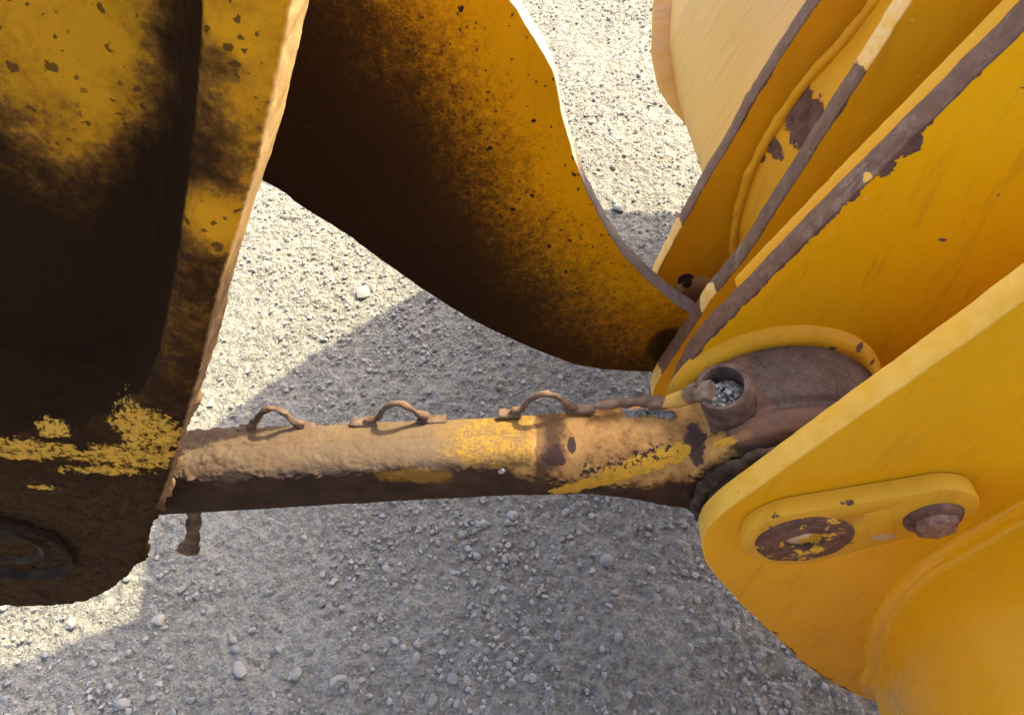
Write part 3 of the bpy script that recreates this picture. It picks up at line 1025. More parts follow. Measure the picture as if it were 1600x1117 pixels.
st = k.noise(20, 5, 0.7, 0.2, stretch=(0.35, 5, 0.35)); st2 = k.noise(55, 4, 0.7, 0.1, stretch=(0.25, 5, 0.25)); n = k.noise(4, 3, 0.5)
col = k.mix(n.ramp(0.3, 0.7), (0.64, 0.36, 0.05), (0.70, 0.42, 0.075))
col = k.mix(st.ramp(0.5, 0.68) * 0.55, col, (0.42, 0.235, 0.06))
col = k.mix(st2.ramp(0.55, 0.7) * 0.45, col, (0.70, 0.56, 0.34))
k.bump(st * 0.5 + st2 * 0.3, 0.0012, 0.6)
SHELL = k.done(col)
shell = from_bm('shell', bm, [SHELL], bucket, 50)
displace(shell, lambda c, n: fbm(c, 2.5, 2, 0.5, 105) * 0.004)

# --- seam lip along the shell's shoulder
lip_px = [(1026, -60), (1025, 0), (1024, 60), (1027, 100), (1034, 130), (1046, 158), (1062, 188)]
# lies along the silhouette of the shell, a strip of plate standing off it
bm = bmesh.new()
ring = []
for i, yy in enumerate(np.linspace(1.23, 2.44, 60)):
    off = float(np.interp(yy, (1.23, 1.27, 1.31, 1.39, 1.48, 1.7, 2.44), (-0.003, 0.006, 0.016, 0.031, 0.034, 0.040, 0.045)))
    t = min(1, max(0, (yy - 1.23) / 0.15))
    zz = 1.066
    x = 0.322 + fy(yy) - off
    x1 = 0.335 + fy(yy)
    ring.append([bm.verts.new(q) for q in ((x, yy, zz - 0.002 - 0.012 * t), (x - 0.003 * t, yy, zz - 0.004 * t), (x + 0.002 * t, yy, zz + 0.004 * t), (x1, yy, zz + 0.010), (x1 + 0.01, yy, zz - 0.02))])
for a, b in zip(ring[:-1], ring[1:]):
    for j in range(5):
        bm.faces.new((a[j], a[(j + 1) % 5], b[(j + 1) % 5], b[j]))
bm.faces.new(ring[0]); bm.faces.new(ring[-1][::-1])
bmesh.ops.recalc_face_normals(bm, faces=bm.faces[:])
from_bm('seam_lip', bm, [paint_face('seam_lip_paint', speck=0.05, yel=(0.62, 0.33, 0.06), dark=(0.55, 0.26, 0.03), gloss=0.5)], shell, 40)

# --- added sheet above the frame, outlined to throw the big shade on the ground
HG = 1.90
gnd = [(1240, -1, 0)]
def upto(px, py): 
    g = G(px, py); return (g.x + AX * HG, g.y + AY * HG)
shade_outline = [upto(0, 1041), upto(110, 1006), upto(221, 962), upto(232, 890), upto(241, 830), upto(270, 745), upto(340, 660), upto(470, 565), upto(580, 497), upto(655, 457)]
g0 = shade_outline[-1]
shade_outline += [(g0[0] + 0.30, g0[1] + 0.22), (1.35, 3.25), (1.9, 3.2), (1.9, 2.62), (1.05, 2.50), (0.90, 2.28), (0.82, 2.00), (0.750, 1.60), (0.750, 0.86), (0.545, 0.86), (0.542, 1.04), (0.50, 1.16), (0.40, 1.30), (0.10, 1.36), (-0.25, 1.36), (-1.2, 1.30), (-1.2, 1.40)]
bm = bmesh.new()
lo_ = [bm.verts.new((x, yy, HG)) for x, yy in shade_outline]
hi_ = [bm.verts.new((x, yy, HG + 0.014)) for x, yy in shade_outline]
bm.faces.new(lo_); bm.faces.new(hi_[::-1])
for i in range(len(shade_outline)):
    j = (i + 1) % len(shade_outline)
    bm.faces.new((lo_[i], lo_[j], hi_[j], hi_[i]))
bmesh.ops.recalc_face_normals(bm, faces=bm.faces[:])
from_bm('shade_sheet', bm, [BAR_MAT], bucket, 30)

# --- an added tyre, unseen, put there to shade the low end of the plates
TYRE = Mat('tyre_rubber', 0.85, 0.2)
tn = TYRE.noise(12, 4, 0.6)
TYRE = TYRE.done(TYRE.mix(tn, (0.03, 0.03, 0.03), (0.07, 0.065, 0.058)))
bm = bmesh.new()
lathe(bm, [(0.34, -0.24), (0.50, -0.29), (0.78, -0.29), (0.89, -0.25), (0.91, -0.15), (0.91, 0.15), (0.89, 0.25), (0.78, 0.29), (0.50, 0.29), (0.34, 0.24)], (0.35, -0.78, 0.91), (0, 1, 0), 96)
tyre = root('shading_tyre', (0.35, -0.78, 0.0), 'added black rubber tyre, out of view, shading the low end of the hinge plates', 'tyre')
from_bm('tread', bm, [TYRE], tyre, 40)
bm = bmesh.new()
lathe(bm, [(0.001, 0.10), (0.12, 0.10), (0.16, 0.04), (0.30, 0.06), (0.33, 0.20), (0.355, 0.22), (0.355, -0.22), (0.001, -0.22)], (0.35, -0.78, 0.91), (0, 1, 0), 64)
from_bm('rim', bm, [BAR_MAT], tyre, 40)

# --- pin keeper plate on the nearest hinge plate
KY0, KY1 = N0 - 0.024, N0 - 0.0005
ca, cb = P(1256, 843, KY0), P(1452, 802, KY0)
def capsule(c0, c1, r0, r1, m=22):
    d = Vector((c1.x - c0.x, c1.z - c0.z)); a = math.atan2(d.y, d.x)
    out = []
    for i in range(m + 1):
        t = a + math.pi / 2 + math.pi * i / m
        out.append((c0.x + r0 * math.cos(t), c0.z + r0 * math.sin(t)))
    for i in range(m + 1):
        t = a - math.pi / 2 + math.pi * i / m
        out.append((c1.x + r1 * math.cos(t), c1.z + r1 * math.sin(t)))
    return out
kp = capsule(ca, cb, 0.0740, 0.0540)
kp_edge = [Vector((x, KY0, zz)) for x, zz in kp]
KEEP = paint_face('keeper_paint', [], speck=0.0, yel=(0.66, 0.36, 0.03), dark=(0.60, 0.315, 0.02), gloss=0.42,
                  blobs=((ca, (0.060, 0.05, 0.050)), (P(1318, 786, KY0), (0.018, 0.012, 0.007)), (P(1208, 808, KY0), (0.010, 0.012, 0.008)), (P(1425, 752, KY0 + .012), (0.010, 0.012, 0.003))))
keeper = plate('pin_keeper', kp, KY0, KY1, [KEEP, KEEP], bucket, 0.0026, 0.0002, 111)
bm = bmesh.new()
bmesh.ops.create_cone(bm, cap_ends=True, segments=48, radius1=0.0248, radius2=0.0248, depth=0.030, matrix=Matrix.Translation((ca.x, KY0 + 0.001, ca.z)) @ Matrix.Rotation(math.pi / 2, 4, 'X'))
cut = from_bm('cutter', bm, [])
bo = keeper.modifiers.new('b', 'BOOLEAN'); bo.operation = 'DIFFERENCE'; bo.object = cut; bo.solver = 'EXACT'
dg = bpy.context.evaluated_depsgraph_get()
nm = bpy.data.meshes.new_from_object(keeper.evaluated_get(dg))
keeper.modifiers.clear(); keeper.data = nm
bpy.data.objects.remove(cut)
# raised boss ring with its open centre
RUSTM = Mat('boss_rust', 0.75, 0.3)
rr = rust_col(RUSTM, 60, (0.095, 0.045, 0.030), (0.17, 0.085, 0.055))
kk = RUSTM
ych = (kk.noise(50, 5, 0.7) + (kk.noise(12, 3, 0.5) - 0.5) * 0.6).ramp(0.58, 0.62)
rr2 = kk.mix(ych, rr, (0.62, 0.34, 0.03))
kk.bump(kk.noise(130, 5, 0.7), 0.002, 0.8)
RUSTM = kk.done(rr2)
bm = bmesh.new()
lathe(bm, [(0.0240, -0.0075), (0.0240, 0.0040), (0.0262, 0.0052), (0.038, 0.0054), (0.0405, 0.0045), (0.0425, 0.0025), (0.052, 0.0030), (0.058, 0.0018), (0.062, -0.004)], (ca.x, KY0, ca.z), (0, -1, 0), 72)
o = from_bm('boss_ring', bm, [RUSTM], keeper, 45)
displace(o, lambda c, n: fbm(c, 70, 3, 0.6, 115) * 0.0007)
HOLE = Mat('pin_bore_paint', 0.5, 0.4)
nn = HOLE.noise(60, 4, 0.6)
HOLE = HOLE.done(HOLE.mix(nn.ramp(0.4, 0.65), (0.62, 0.36, 0.03), (0.66, 0.58, 0.46)))
bm = bmesh.new()
lathe(bm, [(0.001, -0.0065), (0.020, -0.0065), (0.0246, -0.0062)], (ca.x, KY0, ca.z), (0, -1, 0), 36)
from_bm('bore_face', bm, [HOLE], keeper, 40)
# square stamped pad
sq = [P(x, y, KY0) for x, y in ((1349, 803), (1392, 795), (1399, 838), (1362, 846))]
k = Mat('bare_pad', 0.5, 0.4)
n = k.noise(70, 5, 0.7)
w = (k.blob(P(1382, 838, KY0), (0.016, 0.02, 0.010)) + (n - 0.5) * 1.2).ramp(0.0, 0.1)
k.bump(n, 0.001, 0.5)
PAD = k.done(k.mix(w, k.mix(n, (0.60, 0.30, 0.006), (0.64, 0.33, 0.012)), (0.50, 0.33, 0.22)))
plate('stamped_pad', [(p.x, p.z) for p in sq], KY0 - 0.0012, KY0 + 0.001, [PAD, PAD], keeper, 0.0005, 0.0, 0)
# flanged hex bolt
bc = P(1458, 808, KY0)
BOLTM = Mat('bolt_rust', 0.6, 0.4)
rr = rust_col(BOLTM, 70, (0.13, 0.06, 0.036), (0.33, 0.19, 0.12))
BOLTM.bump(BOLTM.noise(120, 5, 0.7), 0.0015, 0.8)
BOLTM = BOLTM.done(rr)
bm = bmesh.new()
lathe(bm, [(0.001, 0.008), (0.024, 0.008), (0.030, 0.006), (0.0335, 0.003), (0.034, 0.0)], (bc.x, KY0, bc.z), (0, -1, 0), 48)
WASHM = Mat('washer_rust', 0.6, 0.2)
WASHM.bump(WASHM.noise(120, 5, 0.7), 0.0015, 0.8)
WASHM = WASHM.done(rust_col(WASHM, 70, (0.085, 0.042, 0.026), (0.21, 0.11, 0.065)))
bolt = from_bm('bolt_washer', bm, [WASHM], keeper, 50)
displace(bolt, lambda c, n: fbm(c, 60, 3, 0.6, 118) * 0.0008)
bm = bmesh.new()
prof = [(0.001, 0.019), (0.0165, 0.019), (0.0225, 0.0178), (0.0250, 0.0150), (0.0252, 0.006)]
lathe(bm, prof, (bc.x, KY0, bc.z), (0, -1, 0), 6, 0.35, 0.35 + 2 * math.pi)
bm.normal_update()
bmesh.ops.bevel(bm, geom=[e for e in bm.edges if len(e.link_faces) == 2 and e.calc_face_angle(0) > 0.5], offset=0.0010, segments=2, affect='EDGES', clamp_overlap=True)
from_bm('bolt_head', bm, [BOLTM], keeper, 40)

# --- pivot tube welded to the nearest plate
TB = [P(x, y, N0) for x, y in ((1720, 700), (1660, 736), (1600, 772), (1540, 809), (1484, 843), (1440, 872), (1400, 908), (1372, 948), (1355, 992), (1351, 1036))]
t2 = [(p.x, p.z) for p in TB]
t2 += [(t2[-1][0] + 0.035, t2[-1][1] - 0.12), (t2[-1][0] + 0.13, t2[-1][1] - 0.24), (1.00, 0.10), (1.30, 0.10)]
t2 = [np.array(q) for q in smooth_line(t2, 0.012)]
tn2 = []
for i in range(len(t2)):
    d = t2[min(i + 1, len(t2) - 1)] - t2[max(i - 1, 0)]
    d /= np.linalg.norm(d)
    tn2.append(np.array([d[1], -d[0]]))
if tn2[len(tn2) // 3][0] > 0: tn2 = [-q for q in tn2]
TUBE_M = paint_face('tube_paint', speck=0.0, yel=(0.78, 0.38, 0.004), dark=(0.77, 0.37, 0.004), gloss=0.20, clean=0.25)
TUBE_M.node_tree.nodes['Principled BSDF'].inputs['Specular IOR Level'].default_value = 0.35
bm = bmesh.new()
prof = [(-0.001, 0.003), (-0.0015, -0.003), (0.001, -0.0085), (0.006, -0.0125), (0.012, -0.0140), (0.0165, -0.0150), (0.0185, -0.0175), (0.019, -0.023)] + [(0.0195, -0.026 - 0.012 * i) for i in range(0, 21)]
bm = bmesh.new()
rows = [[bm.verts.new((p[0] - nn_[0] * ins, N0 + dy, p[1] - nn_[1] * ins)) for p, nn_ in zip(t2, tn2)] for ins, dy in prof]
for i in range(len(rows) - 1):
    for j in range(len(t2) - 1):
        bm.faces.new((rows[i][j], rows[i][j + 1], rows[i + 1][j + 1], rows[i + 1][j]))
bm.faces.new(rows[-1])
bmesh.ops.recalc_face_normals(bm, faces=bm.faces[:])
o = from_bm('pivot_tube', bm, [TUBE_M], bucket, 50)
def tubed(c, n):
    near = sstep(c[:, 1], N0 - 0.02, N0 - 0.008)
    return fbm(c, 6, 2, 0.5, 121) * 0.0015 + near * fbm(c, 45, 3, 0.6, 122) * 0.0012
displace(o, tubed)

# ------------------------------------------------------------------ link rod between lever and bucket
YR = 0.573
A0 = P(300, 738, YR); A1 = P(800, 713, YR)
rd = (A1 - A0)
link_rod = root('tilt_link', (PIN.x, YR, PIN.z), 'rusty mud crusted tilt link with wire clips running from lever to bucket', 'loader link')
bm = bmesh.new()
def sq_ring(c, rz, ry, e=3.4, m=64):
    out = []
    for k_ in range(m):
        a = 2 * math.pi * k_ / m
        ca_, sa_ = math.cos(a), math.sin(a)
        out.append(bm.verts.new((c[0], c[1] + ry * math.copysign(abs(ca_) ** (2 / e), ca_), c[2] + rz * math.copysign(abs(sa_) ** (2 / e), sa_))))
    return out
stations = [(-0.74, 0.063, 0.047), (-0.48, 0.063, 0.047), (-0.25, 0.060, 0.045), (0.0, 0.0575, 0.044), (0.06, 0.057, 0.047), (0.10, 0.058, 0.052), (0.17, 0.066, 0.062), (0.23, 0.085, 0.068), (0.30, 0.098, 0.070)]
def axis_z(x):
    t = (x - A0.x) / rd.x
    return A0.z + rd.z * t
rings = []
for x, rz, ry in stations:
    rings.append(sq_ring((x, YR, axis_z(x) - (0.010 if x > 0.2 else 0.0)), rz, ry, 3.4 if x < 0.08 else 2.5))
for a, b in zip(rings[:-1], rings[1:]):
    for j in range(len(a)):
        bm.faces.new((a[j], a[(j + 1) % len(a)], b[(j + 1) % len(a)], b[j]))
bm.faces.new(rings[0]); bm.faces.new(rings[-1][::-1])
bmesh.ops.recalc_face_normals(bm, faces=bm.faces[:])
lathe(bm, [(0.001, -0.078), (0.105, -0.078), (0.128, -0.072), (0.142, -0.052), (0.150, -0.02), (0.149, 0.008), (0.146, 0.022), (0.136, 0.032), (0.138, 0.038), (0.147, 0.044), (0.149, 0.056), (0.140, 0.070), (0.105, 0.074), (0.001, 0.074)], (PIN.x, YR, PIN.z), (0, -1, 0), 80)
rod = from_bm('rod', bm, [], link_rod, None)
remesh(rod, 0.0024, 14, 0.5)
print('rod verts', len(rod.data.vertices))


def rod_disp(co, no):
    x = co[:, 0]
    th = no[:, 2]
    left = sstep(-x, 0.05, 0.45)
    d = fbm(co, 35, 4, 0.6, 131) * 0.0006 + fbm(co, 150, 3, 0.6, 132) * 0.0004
    # mud caked on the upper side, breaking off in a ragged line at the turn of the near flank
    upper = sstep(th + fbm(co, 45, 6, 0.72, 133) * 0.24 + fbm(co, 9, 2, 0.5, 137) * 0.14, 0.22, 0.42)
    lump = np.maximum(0, fbm(co, 38, 6, 0.72, 134) * 0.8 + 0.10 + fbm(co, 11, 2, 0.5, 136) * 0.5)
    band = np.exp(-((th - 0.45) / 0.26) ** 2) * (no[:, 1] < 0.25)
    far_left = sstep(-x, 0.28, 0.50)
    d = d + (0.25 + 0.75 * left) * upper * (0.0008 + 0.0060 * band * lump) * (x < 0.05)
    d = d + far_left * upper * lump * 0.0050 + (0.25 + 0.75 * left) * upper * (x < 0.04) * fbm(co, 100, 4, 0.72, 139) * 0.0011
    d = d - np.exp(-((co[:, 1] - (YR - 0.001)) / 0.0014) ** 2) * (th > 0.6) * (x < 0.03) * 0.0014
    return d


displace(rod, rod_disp)
bvh = None


def rod_hit(px, py):
    r = ray(px, py).normalized()
    h = RB.ray_cast(Vector((0, 0, CAM_H)), r)
    return h[0] if h[0] is not None else P(px, py, YR)


def mesh_bvh(o):
    me = o.data
    return BVHTree.FromPolygons([v.co[:] for v in me.vertices], [p.vertices[:] for p in me.polygons])


RB = mesh_bvh(rod)


def rod_mat():
    k = Mat('link_rust_and_paint', 0.75, 0.12)
    jag = k.noise(70, 6, 0.7); mid = k.noise(18, 5, 0.62); fine = k.noise(260, 4, 0.7); grain = k.noise(520, 2, 0.6)
    nx_, ny_, nz_ = k.normal()
    x, y, zz = k.xyz()
    rf = (jag - 0.5) * 1.1 + (mid - 0.5) * 0.9
    base = k.mix(mid.ramp(0.35, 0.7), (0.032, 0.016, 0.009), (0.070, 0.035, 0.019))
    base = k.mix(fine.ramp(0.5, 0.75) * 0.5, base, (0.028, 0.018, 0.014))
    # grey brown oxide on the eye
    eye = (k.blob(rod_hit(1250, 600), (0.125, 0.2, 0.10)) + rf * 0.25).ramp(0.0, 0.35)
    oxide = k.mix(mid.ramp(0.3, 0.7), (0.072, 0.045, 0.032), (0.112, 0.074, 0.054))
    oxide = k.mix(((jag * 0.4 + fine * 0.6) * nz_.ramp(0.2, 0.9)).ramp(0.40, 0.66) * 0.4, oxide, (0.22, 0.175, 0.14))
    col = k.mix(eye, base, oxide)
    # pale worn paint on the neck
    H = rod_hit
    pw = None
    for (px, py), r in (((880, 695), (0.085, 0.10, 0.060)), ((960, 690), (0.10, 0.10, 0.065)), ((1040, 680), (0.09, 0.10, 0.055)), ((1100, 665), (0.05, 0.08, 0.030))):
        q = k.blob(H(px, py), r)
        pw = q if pw is None else pw.max(q)
    pale_soft = (pw + rf * 0.45 + 0.10).ramp(0.0, 0.34) * (nz_ + (jag - 0.5) * 0.5).ramp(-0.05, 0.12)
    pale = k.mix((mid * 0.6 + jag * 0.4).ramp(0.36, 0.58), (0.20, 0.088, 0.028), (0.47, 0.26, 0.080))
    pale = k.mix(jag.ramp(0.54, 0.70) * 0.5, pale, (0.56, 0.30, 0.04))
    pale = k.mix(fine.ramp(0.55, 0.72) * 0.5, pale, (0.20, 0.10, 0.04))
    col = k.mix(pale_soft, col, pale)
    pits = (k.voro(60) + (jag - 0.5) * 0.6 + k.noise(14, 2, 0.5).ramp(0.4, 0.65, 0.2, 0)).ramp(0.16, 0.09)
    col = k.mix(pits * pale_soft, col, (0.07, 0.038, 0.025))
    for (px, py), r in (((1088, 690), (0.020, 0.04, 0.020)), ((866, 716), (0.018, 0.03, 0.012)), ((893, 697), (0.006, 0.02, 0.005))):
        col = k.mix((k.blob(H(px, py), r) - 0.1 + rf * 1.5).ramp(0.0, 0.14), col, (0.075, 0.042, 0.034))
    brk = (x + (jag - 0.5) * 0.03).ramp(0.028, 0.034) * (x + (jag - 0.5) * 0.04 + (nz_ * -0.02)).ramp(0.062, 0.044)
    col = k.mix(brk * nz_.ramp(-0.2, 0.1) * 0.85, col, (0.065, 0.035, 0.022))
    # bright yellow runs of paint that survive
    d = k.path([H(872, 768), H(930, 752), H(1000, 728), H(1062, 706)], False)
    y1 = (d + (jag - 0.5) * 0.030 + (mid - 0.5) * 0.02).ramp(0.013, 0.0115)
    d2 = k.path([H(1118, 692), H(1142, 688), H(1175, 676)], False)
    y1 = y1.max((d2 + (jag - 0.5) * 0.022).ramp(0.006, 0.005))
    sp_band = k.path([H(915, 738), H(1000, 712), H(1050, 698)], False).ramp(0.020, 0.002)
    sp = (sp_band * 0.42 + (k.noise(150, 4, 0.65) - 0.5) * 2.4).ramp(0.42, 0.5)
    yc = k.mix(fine.ramp(0.3, 0.8), (0.50, 0.26, 0.015), (0.60, 0.34, 0.05))
    yc = k.mix(k.noise(90, 5, 0.75).ramp(0.52, 0.66) * 0.7, yc, (0.25, 0.12, 0.03))
    col = k.mix(y1, col, yc)
    col = k.mix(sp * sp_band.ramp(0.0, 0.2), col, (0.05, 0.028, 0.02))
    # left part: yellow showing through, then dust and mud on the upper side
    ly = (k.blob(H(800, 690), (0.13, 0.2, 0.06)) + rf * 0.35 + (fine - 0.5) * 0.4).ramp(0.08, 0.62)
    lim = x.ramp(0.035, 0.02)
    up = (nz_ + (jag - 0.5) * 0.35).ramp(0.22, 0.42)
    dust = k.mix((mid * 0.5 + fine * 0.5).ramp(0.35, 0.65), (0.078, 0.049, 0.028), (0.150, 0.100, 0.058))
    seam = y.ramp(YR - 0.004, YR + 0.002)
    dust = k.mix(seam * 0.7, k.mix(0.5, dust, (0.115, 0.080, 0.052)), k.mix(0.4, dust, (0.19, 0.118, 0.052)))
    dust = k.mix((mid * 0.6 + jag * 0.4).ramp(0.50, 0.62) * 0.55, dust, (0.10, 0.058, 0.033))
    dust = k.mix(fine.ramp(0.52, 0.68) * 0.6, dust, (0.085, 0.050, 0.030))
    dust = k.mix(grain.ramp(0.55, 0.7) * 0.4, dust, (0.20, 0.135, 0.080))
    dust = k.mix(x.ramp(-0.22, -0.44) * mid.ramp(0.3, 0.6) * 0.7, dust, (0.085, 0.052, 0.033))
    dust = k.mix(ly * (0.75 + 0.0), dust, k.mix((fine * 0.6 + jag * 0.4).ramp(0.42, 0.58), (0.15, 0.090, 0.036), (0.30, 0.165, 0.014)))
    col = k.mix(up * lim, col, dust)
    oy = (k.blob(H(640, 742), (0.06, 0.2, 0.020)) + rf * 1.6 + (fine - 0.5)).ramp(0.0, 0.6) * 0.6
    col = k.mix(oy, col, (0.33, 0.16, 0.02))
    # pinkish rust below the cup
    pk = (k.blob(H(1165, 668), (0.06, 0.2, 0.018)) + rf * 0.4).ramp(0.0, 0.3)
    col = k.mix(pk * 0.8, col, (0.19, 0.095, 0.062))
    rdg = y.ramp(0.535, 0.522) * x.ramp(0.27, 0.31) * nz_.ramp(-0.2, 0.2)
    col = k.mix(rdg * (jag * 0.6 + mid * 0.4).ramp(0.3, 0.55) * 0.8, col, (0.155, 0.082, 0.052))
    k.bump(y1 * 0.6 + pale_soft * 0.15 + jag * 0.35 + fine * 0.8 + grain * 0.2 - pits * 0.3, 0.0015, 0.9)
    return k.done(col)


rod.data.materials.append(rod_mat())
bpy.context.view_layer.update()

RUSTY = grease_mat('crusted_rust', (0.10, 0.062, 0.045), (0.21, 0.135, 0.095))
RUSTD = grease_mat('dusty_rust', (0.085, 0.050, 0.031), (0.20, 0.130, 0.080))
# wire clips along the upper side
YC = 0.605
clips = [
    [(372, 667), (392, 663), (401, 655), (409, 642), (425, 636), (442, 643), (458, 655), (474, 662), (494, 664)],
    [(546, 658), (572, 656), (590, 651), (600, 637), (617, 629), (636, 633), (652, 643), (668, 650), (698, 652)],
    [(778, 644), (800, 641), (815, 637), (828, 623), (846, 614), (866, 616), (882, 626), (898, 636), (930, 636)],
]
def pad(bm, p, q, w, t):
    d = (q - p); L = d.length; d.normalize()
    side = Vector((0, 1, 0)); up2 = d.cross(side) * -1
    M = Matrix((d, side, up2)).transposed().to_4x4(); M.translation = (p + q) / 2
    r = bmesh.ops.create_cube(bm, size=1.0, matrix=M @ Matrix.Diagonal((L, w, t, 1)))
    es = list({e for v in r['verts'] for e in v.link_edges})
    bmesh.ops.bevel(bm, geom=es, offset=t * 0.28, segments=2, affect='EDGES')


for i, c in enumerate(clips):
    core = c[1:-1]
    fine_ = []
    for q_ in range(len(core)):
        x, y = core[q_]
        fine_.append(P(x, y + 1.5, YC))
    pts = smooth_line(fine_, 0.005)
    n_ = len(pts)
    rad = [0.0043 + 0.0026 * max(0, 1 - min(j, n_ - 1 - j) / (0.16 * n_)) for j in range(n_)]
    bm = bmesh.new()
    tube(bm, pts, rad, 10, jitter=0.0012 if i else 0.0026, seed=140 + i)
    for (xa, ya), (xb, yb) in ((c[0], c[2]), (c[-3], c[-1])):
        yb2, ya2 = (c[0][1], c[0][1] - 1) if xa == c[0][0] else (c[-1][1], c[-1][1] + 1)
        pad(bm, P(xa, ya2 + 3, YC), P(xb, yb2 + 3, YC), 0.015, 0.0066)
    cl_ = from_bm('wire_clip', bm, [RUSTD], link_rod, 60)
    remesh(cl_, 0.0016, 2)
    displace(cl_, lambda c_, n: fbm(c_, 110, 3, 0.6, 149) * (0.0006 if i else 0.0016))
# stub hanging from the underside
bm = bmesh.new()
pts = smooth_line([P(304, 790, 0.56), P(303, 815, 0.555), P(301, 838, 0.55), P(302, 860, 0.545)], 0.006)
tube(bm, pts, [0.0105 + 0.0015 * math.sin(i * .9) for i in range(len(pts))], 14, jitter=0.002, seed=150)
pts = smooth_line([P(304, 856, 0.545), P(294, 857, 0.542), P(285, 852, 0.54)], 0.004)
tube(bm, pts, [0.012, ] * (len(pts) - 1) + [0.007], 14, jitter=0.003, seed=151)
stub = from_bm('hanging_stub', bm, [RUSTD], link_rod, 70)
remesh(stub, 0.0025, 3)
displace(stub, lambda c, n: fbm(c, 120, 3, 0.6, 152) * 0.0012)

# grease cup: a split ring standing on the eye
cax = Vector((-0.40, -0.08, 0.91)).normalized(); cup_b = P(1128, 604, 0.555) - cax * 0.052
bm = bmesh.new()
prof = [(0.0262, -0.03), (0.0262, 0.052), (0.0275, 0.054), (0.0325, 0.0545), (0.0345, 0.052), (0.0355, 0.0), (0.038, -0.03)]
# the gap faces the hose, towards the left of the link
u_ = (Vector((0, 0, 1)) - cax * cax.z).normalized() if abs(cax.z) < 0.9 else (Vector((1, 0, 0)) - cax * cax.x).normalized()
w_ = cax.cross(u_)
gd = Vector((-1, -0.15, 0)); gang = math.atan2(gd.dot(w_), gd.dot(u_))
lathe(bm, prof, cup_b, cax, 64, gang + 0.42, gang + 2 * math.pi - 0.42, closed_prof=True)
CUPM = grease_mat('cup_rust', (0.062, 0.038, 0.027), (0.15, 0.10, 0.074))
cup = from_bm('grease_cup', bm, [CUPM], link_rod, 50)
displace(cup, lambda c, n: fbm(c, 60, 3, 0.6, 155) * 0.0009)
bm = bmesh.new()
lathe(bm, [(0.001, 0.022), (0.025, 0.022), (0.0261, 0.020), (0.0261, 0.0)], cup_b, cax, 40)
o = from_bm('packed_dirt', bm, [SMS], cup, 60)
o['kind'] = 'stuff'
def cup_pick():
    a = random.uniform(0, 6.283); r = 0.022 * math.sqrt(random.random())
    q = cup_b + (u_ * math.cos(a) + w_ * math.sin(a)) * r + cax * (0.020 + 0.026 * random.random() * (0.4 + 0.6 * (1 - r / 0.022)))
    return q.x, q.y, q.z
scatter(260, cup_pick, 0.0018, 0.0075, 2.4, 'dirt_lumps', None, 'grey dirt lumps packed inside the rusty grease cup', 0.0)

# grease hose with its fittings
hose_px = [((934, 633), .600), ((962, 631), .598), ((992, 629), .594), ((1020, 628), .590), ((1040, 627), .587)]
bm = bmesh.new()
pts = smooth_line([P(x, y, yy) for (x, y), yy in hose_px], 0.004)
tube(bm, pts, [0.0058 + 0.0014 * (1 if (i // 3) % 2 else 0) for i in range(len(pts))], 12, jitter=0.0012, seed=160)
hose = from_bm('grease_hose', bm, [grease_mat('hose_rubber', (0.10, 0.065, 0.04), (0.21, 0.14, 0.085))], link_rod, 60)
bm = bmesh.new()
pts = smooth_line([P(1012, 630, .590), P(1022, 629, .589), P(1034, 629, .587)], 0.003)
tube(bm, pts, [0.0105] * len(pts), 6)
bmesh.ops.bevel(bm, geom=bm.edges[:], offset=0.0012, segments=1, affect='EDGES', clamp_overlap=True)
from_bm('hose_nut', bm, [RUSTY], hose, 30)
bm = bmesh.new()
pts = smooth_line([P(1034, 630, .588), P(1050, 627, .585), P(1070, 621, .58), P(1090, 612, .572), P(1102, 611, .562), P(1112, 611, .558)], 0.004)
n_ = len(pts)
tube(bm, pts, [0.0085 + 0.0055 * min(1, i / n_ * 1.25) for i in range(n_)], 16, jitter=0.0015, seed=162)
k = Mat('fitting_worn_paint', 0.5, 0.4)
nn = k.noise(50, 5, 0.65)
q = (k.blob(P(1050, 628, .575), (0.022, 0.05, 0.02)) + (nn - 0.5) * 1.0).ramp(-0.1, 0.25)
cc = k.mix(q, k.mix(nn.ramp(0.4, 0.65), (0.13, 0.085, 0.06), (0.26, 0.19, 0.14)), (0.50, 0.29, 0.05))
k.bump(nn, 0.0015, 0.7)
from_bm('hose_elbow', bm, [k.done(cc)], hose, 60)

# seal ring between the eye and the nearest plate
bm = bmesh.new()
lathe(bm, [(0.10, 0.092), (0.112, 0.093), (0.118, 0.088), (0.122, 0.091), (0.130, 0.089), (0.133, 0.084), (0.132, 0.080), (0.10, 0.079)], (PIN.x, YR, PIN.z - 0.004), (0, -1, 0), 96)
seal = from_bm('seal_ring', bm, [grease_mat('seal_grease', (0.030, 0.018, 0.012), (0.105, 0.066, 0.045))], link_rod, 60)
displace(seal, lambda c, n: fbm(c, 40, 5, 0.65, 165) * 0.0040)

# grit along the hose and a white crumb on the flank
def grit_pick():
    px = random.uniform(972, 1056); t = (px - 972) / 84
    h = rod_hit(px, random.uniform(638, 650) + 3 * t)
    return h.x, h.y, h.z
scatter(46, grit_pick, 0.0025, 0.0085, 1.6, 'grit', None, 'grey grit lying on the link beside the hose', 0.3)
h = rod_hit(1049, 651)
put_stone(0, 0, 21, 'rounded grey pebble resting on the link just below the hose fitting', None, 2, h + Vector((0, 0, 0.002)), 0.9)
h = rod_hit(784, 736)
o = put_stone(0, 0, 15, 'tiny whitish crumb stuck on the near flank of the link', None, 3, h, 1.0)

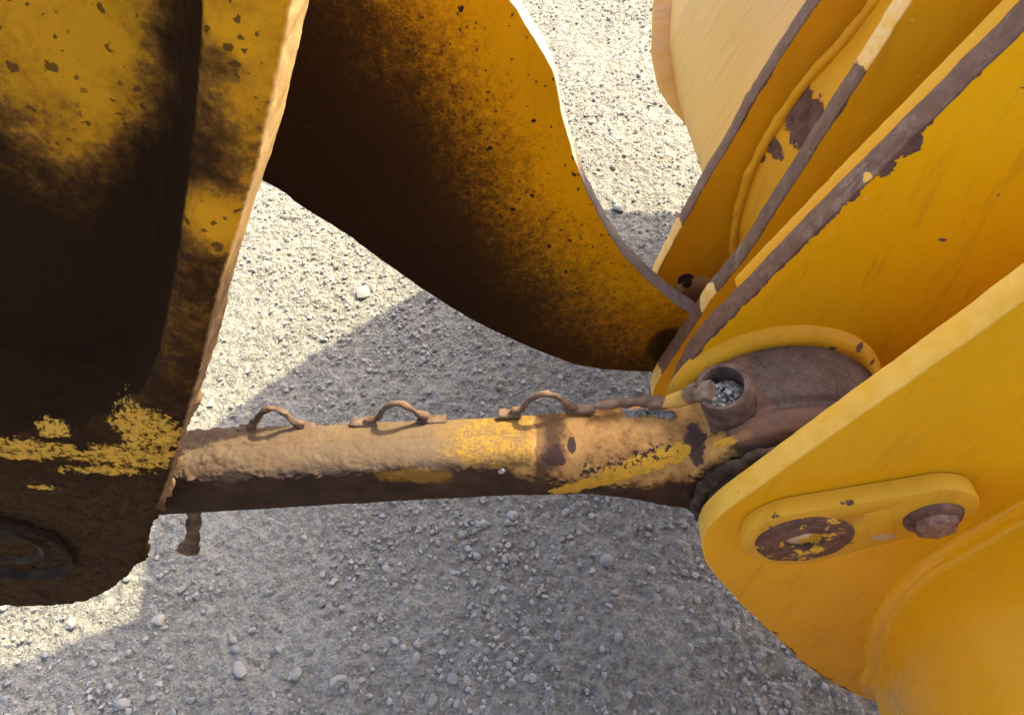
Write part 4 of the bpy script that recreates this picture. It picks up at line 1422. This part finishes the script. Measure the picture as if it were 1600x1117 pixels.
# ------------------------------------------------------------------ loose stones
named = [
    (567, 458, 24, 'whitish stone lying alone in the sunlit gap between lever and lift arm'),
    (966, 331, 22, 'dark stone on the shade line between lift arm and bucket'),
    (531, 1068, 30, 'flat topped grey stone at the bottom edge, largest below the link'),
    (378, 1049, 27, 'pale wedge shaped stone low in the shade, above the bottom left corner stones'),
    (675, 1098, 28, 'tall pale stone touching the bottom edge of the view'),
    (466, 1056, 22, 'rounded grey stone between the wedge stone and the flat topped stone'),
    (604, 891, 17, 'upright dark faced stone standing in the shade below the link'),
    (252, 973, 24, 'grey stone just inside the shade beside the sunlit strip'),
    (115, 976, 18, 'bleached stone in the sunlit strip under the lever foot'),
    (199, 905, 17, 'sunlit stone tucked against the lever foot outline'),
    (948, 878, 24, 'flat triangular stone in the shade left of the hinge plate'),
    (789, 875, 15, 'squarish pale stone in the middle of the shaded gravel'),
    (195, 1101, 26, 'bluish grey stone in the bottom left corner'),
    (753, 820, 20, 'pale stone close under the link at mid length'),
    (800, 808, 20, 'broad stone close under the link, right of the pale one'),
    (372, 1018, 20, 'long grey stone between the sunlit strip and the wedge stone'),
]
for px, py, s, lab in named:
    put_stone(px, py, s * 1.12, lab)
cand = [(650, 1029, 22), (872, 993, 20), (832, 1062, 17), (708, 1063, 22), (714, 1102, 18), (1076, 1015, 20), (536, 953, 13), (617, 1002, 17), (652, 1008, 15), (780, 995, 12), (800, 1027, 15),
        (965, 998, 19), (722, 838, 13), (832, 852, 13), (863, 858, 13), (875, 873, 12), (745, 871, 15), (505, 945, 16), (499, 928, 12), (1018, 892, 18), (906, 790, 12), (885, 800, 12), (610, 1098, 14), (578, 1088, 12), (1000, 1085, 13),
        (430, 1015, 15), (365, 1000, 16), (345, 1085, 18), (300, 1095, 16), (240, 1095, 18), (285, 925, 12), (420, 930, 16), (395, 985, 15), (720, 820, 10), (690, 1060, 14), (730, 1065, 18), (1085, 900, 12)]
for px, py, s in cand:
    put_stone(px, py, s * 1.05, 'small grey stone lying loose in the shaded gravel below the link', 'loose stones in the shaded gravel')
random.seed(21)
for i in range(95):
    px, py = random.uniform(0, 1240), random.uniform(815, 1115)
    if px < 230 and py < 1020: continue
    put_stone(px, py, random.choice((8, 9, 10, 10, 11, 12, 14)), 'small grey stone lying loose in the shaded gravel below the link', 'loose stones in the shaded gravel')
for i in range(26):
    px, py = random.uniform(330, 660), random.uniform(330, 660)
    if py > 290 + (px - 420) * 0.0 and py < 300 + (px - 420) * 0.69: continue
    put_stone(px, py, random.choice((8, 9, 10, 12)), 'small stone in the gravel gap between the lever and the lift arm', 'loose stones between lever and arm')
for i in range(30):
    py = random.uniform(0, 330)
    px = random.uniform(880, 1060)
    put_stone(px, py, random.choice((7, 8, 9, 11)), 'small sunlit stone on the gravel beyond the lift arm', 'loose stones beyond the lift arm')
for i in range(10):
    px = random.uniform(0, 225); py = random.uniform(950, 1030)
    if py > 1040 - px * 0.33: continue
    put_stone(px, py, random.choice((8, 9, 10)), 'small bleached stone in the sunlit strip below the lever', 'loose stones in the sunlit strip')
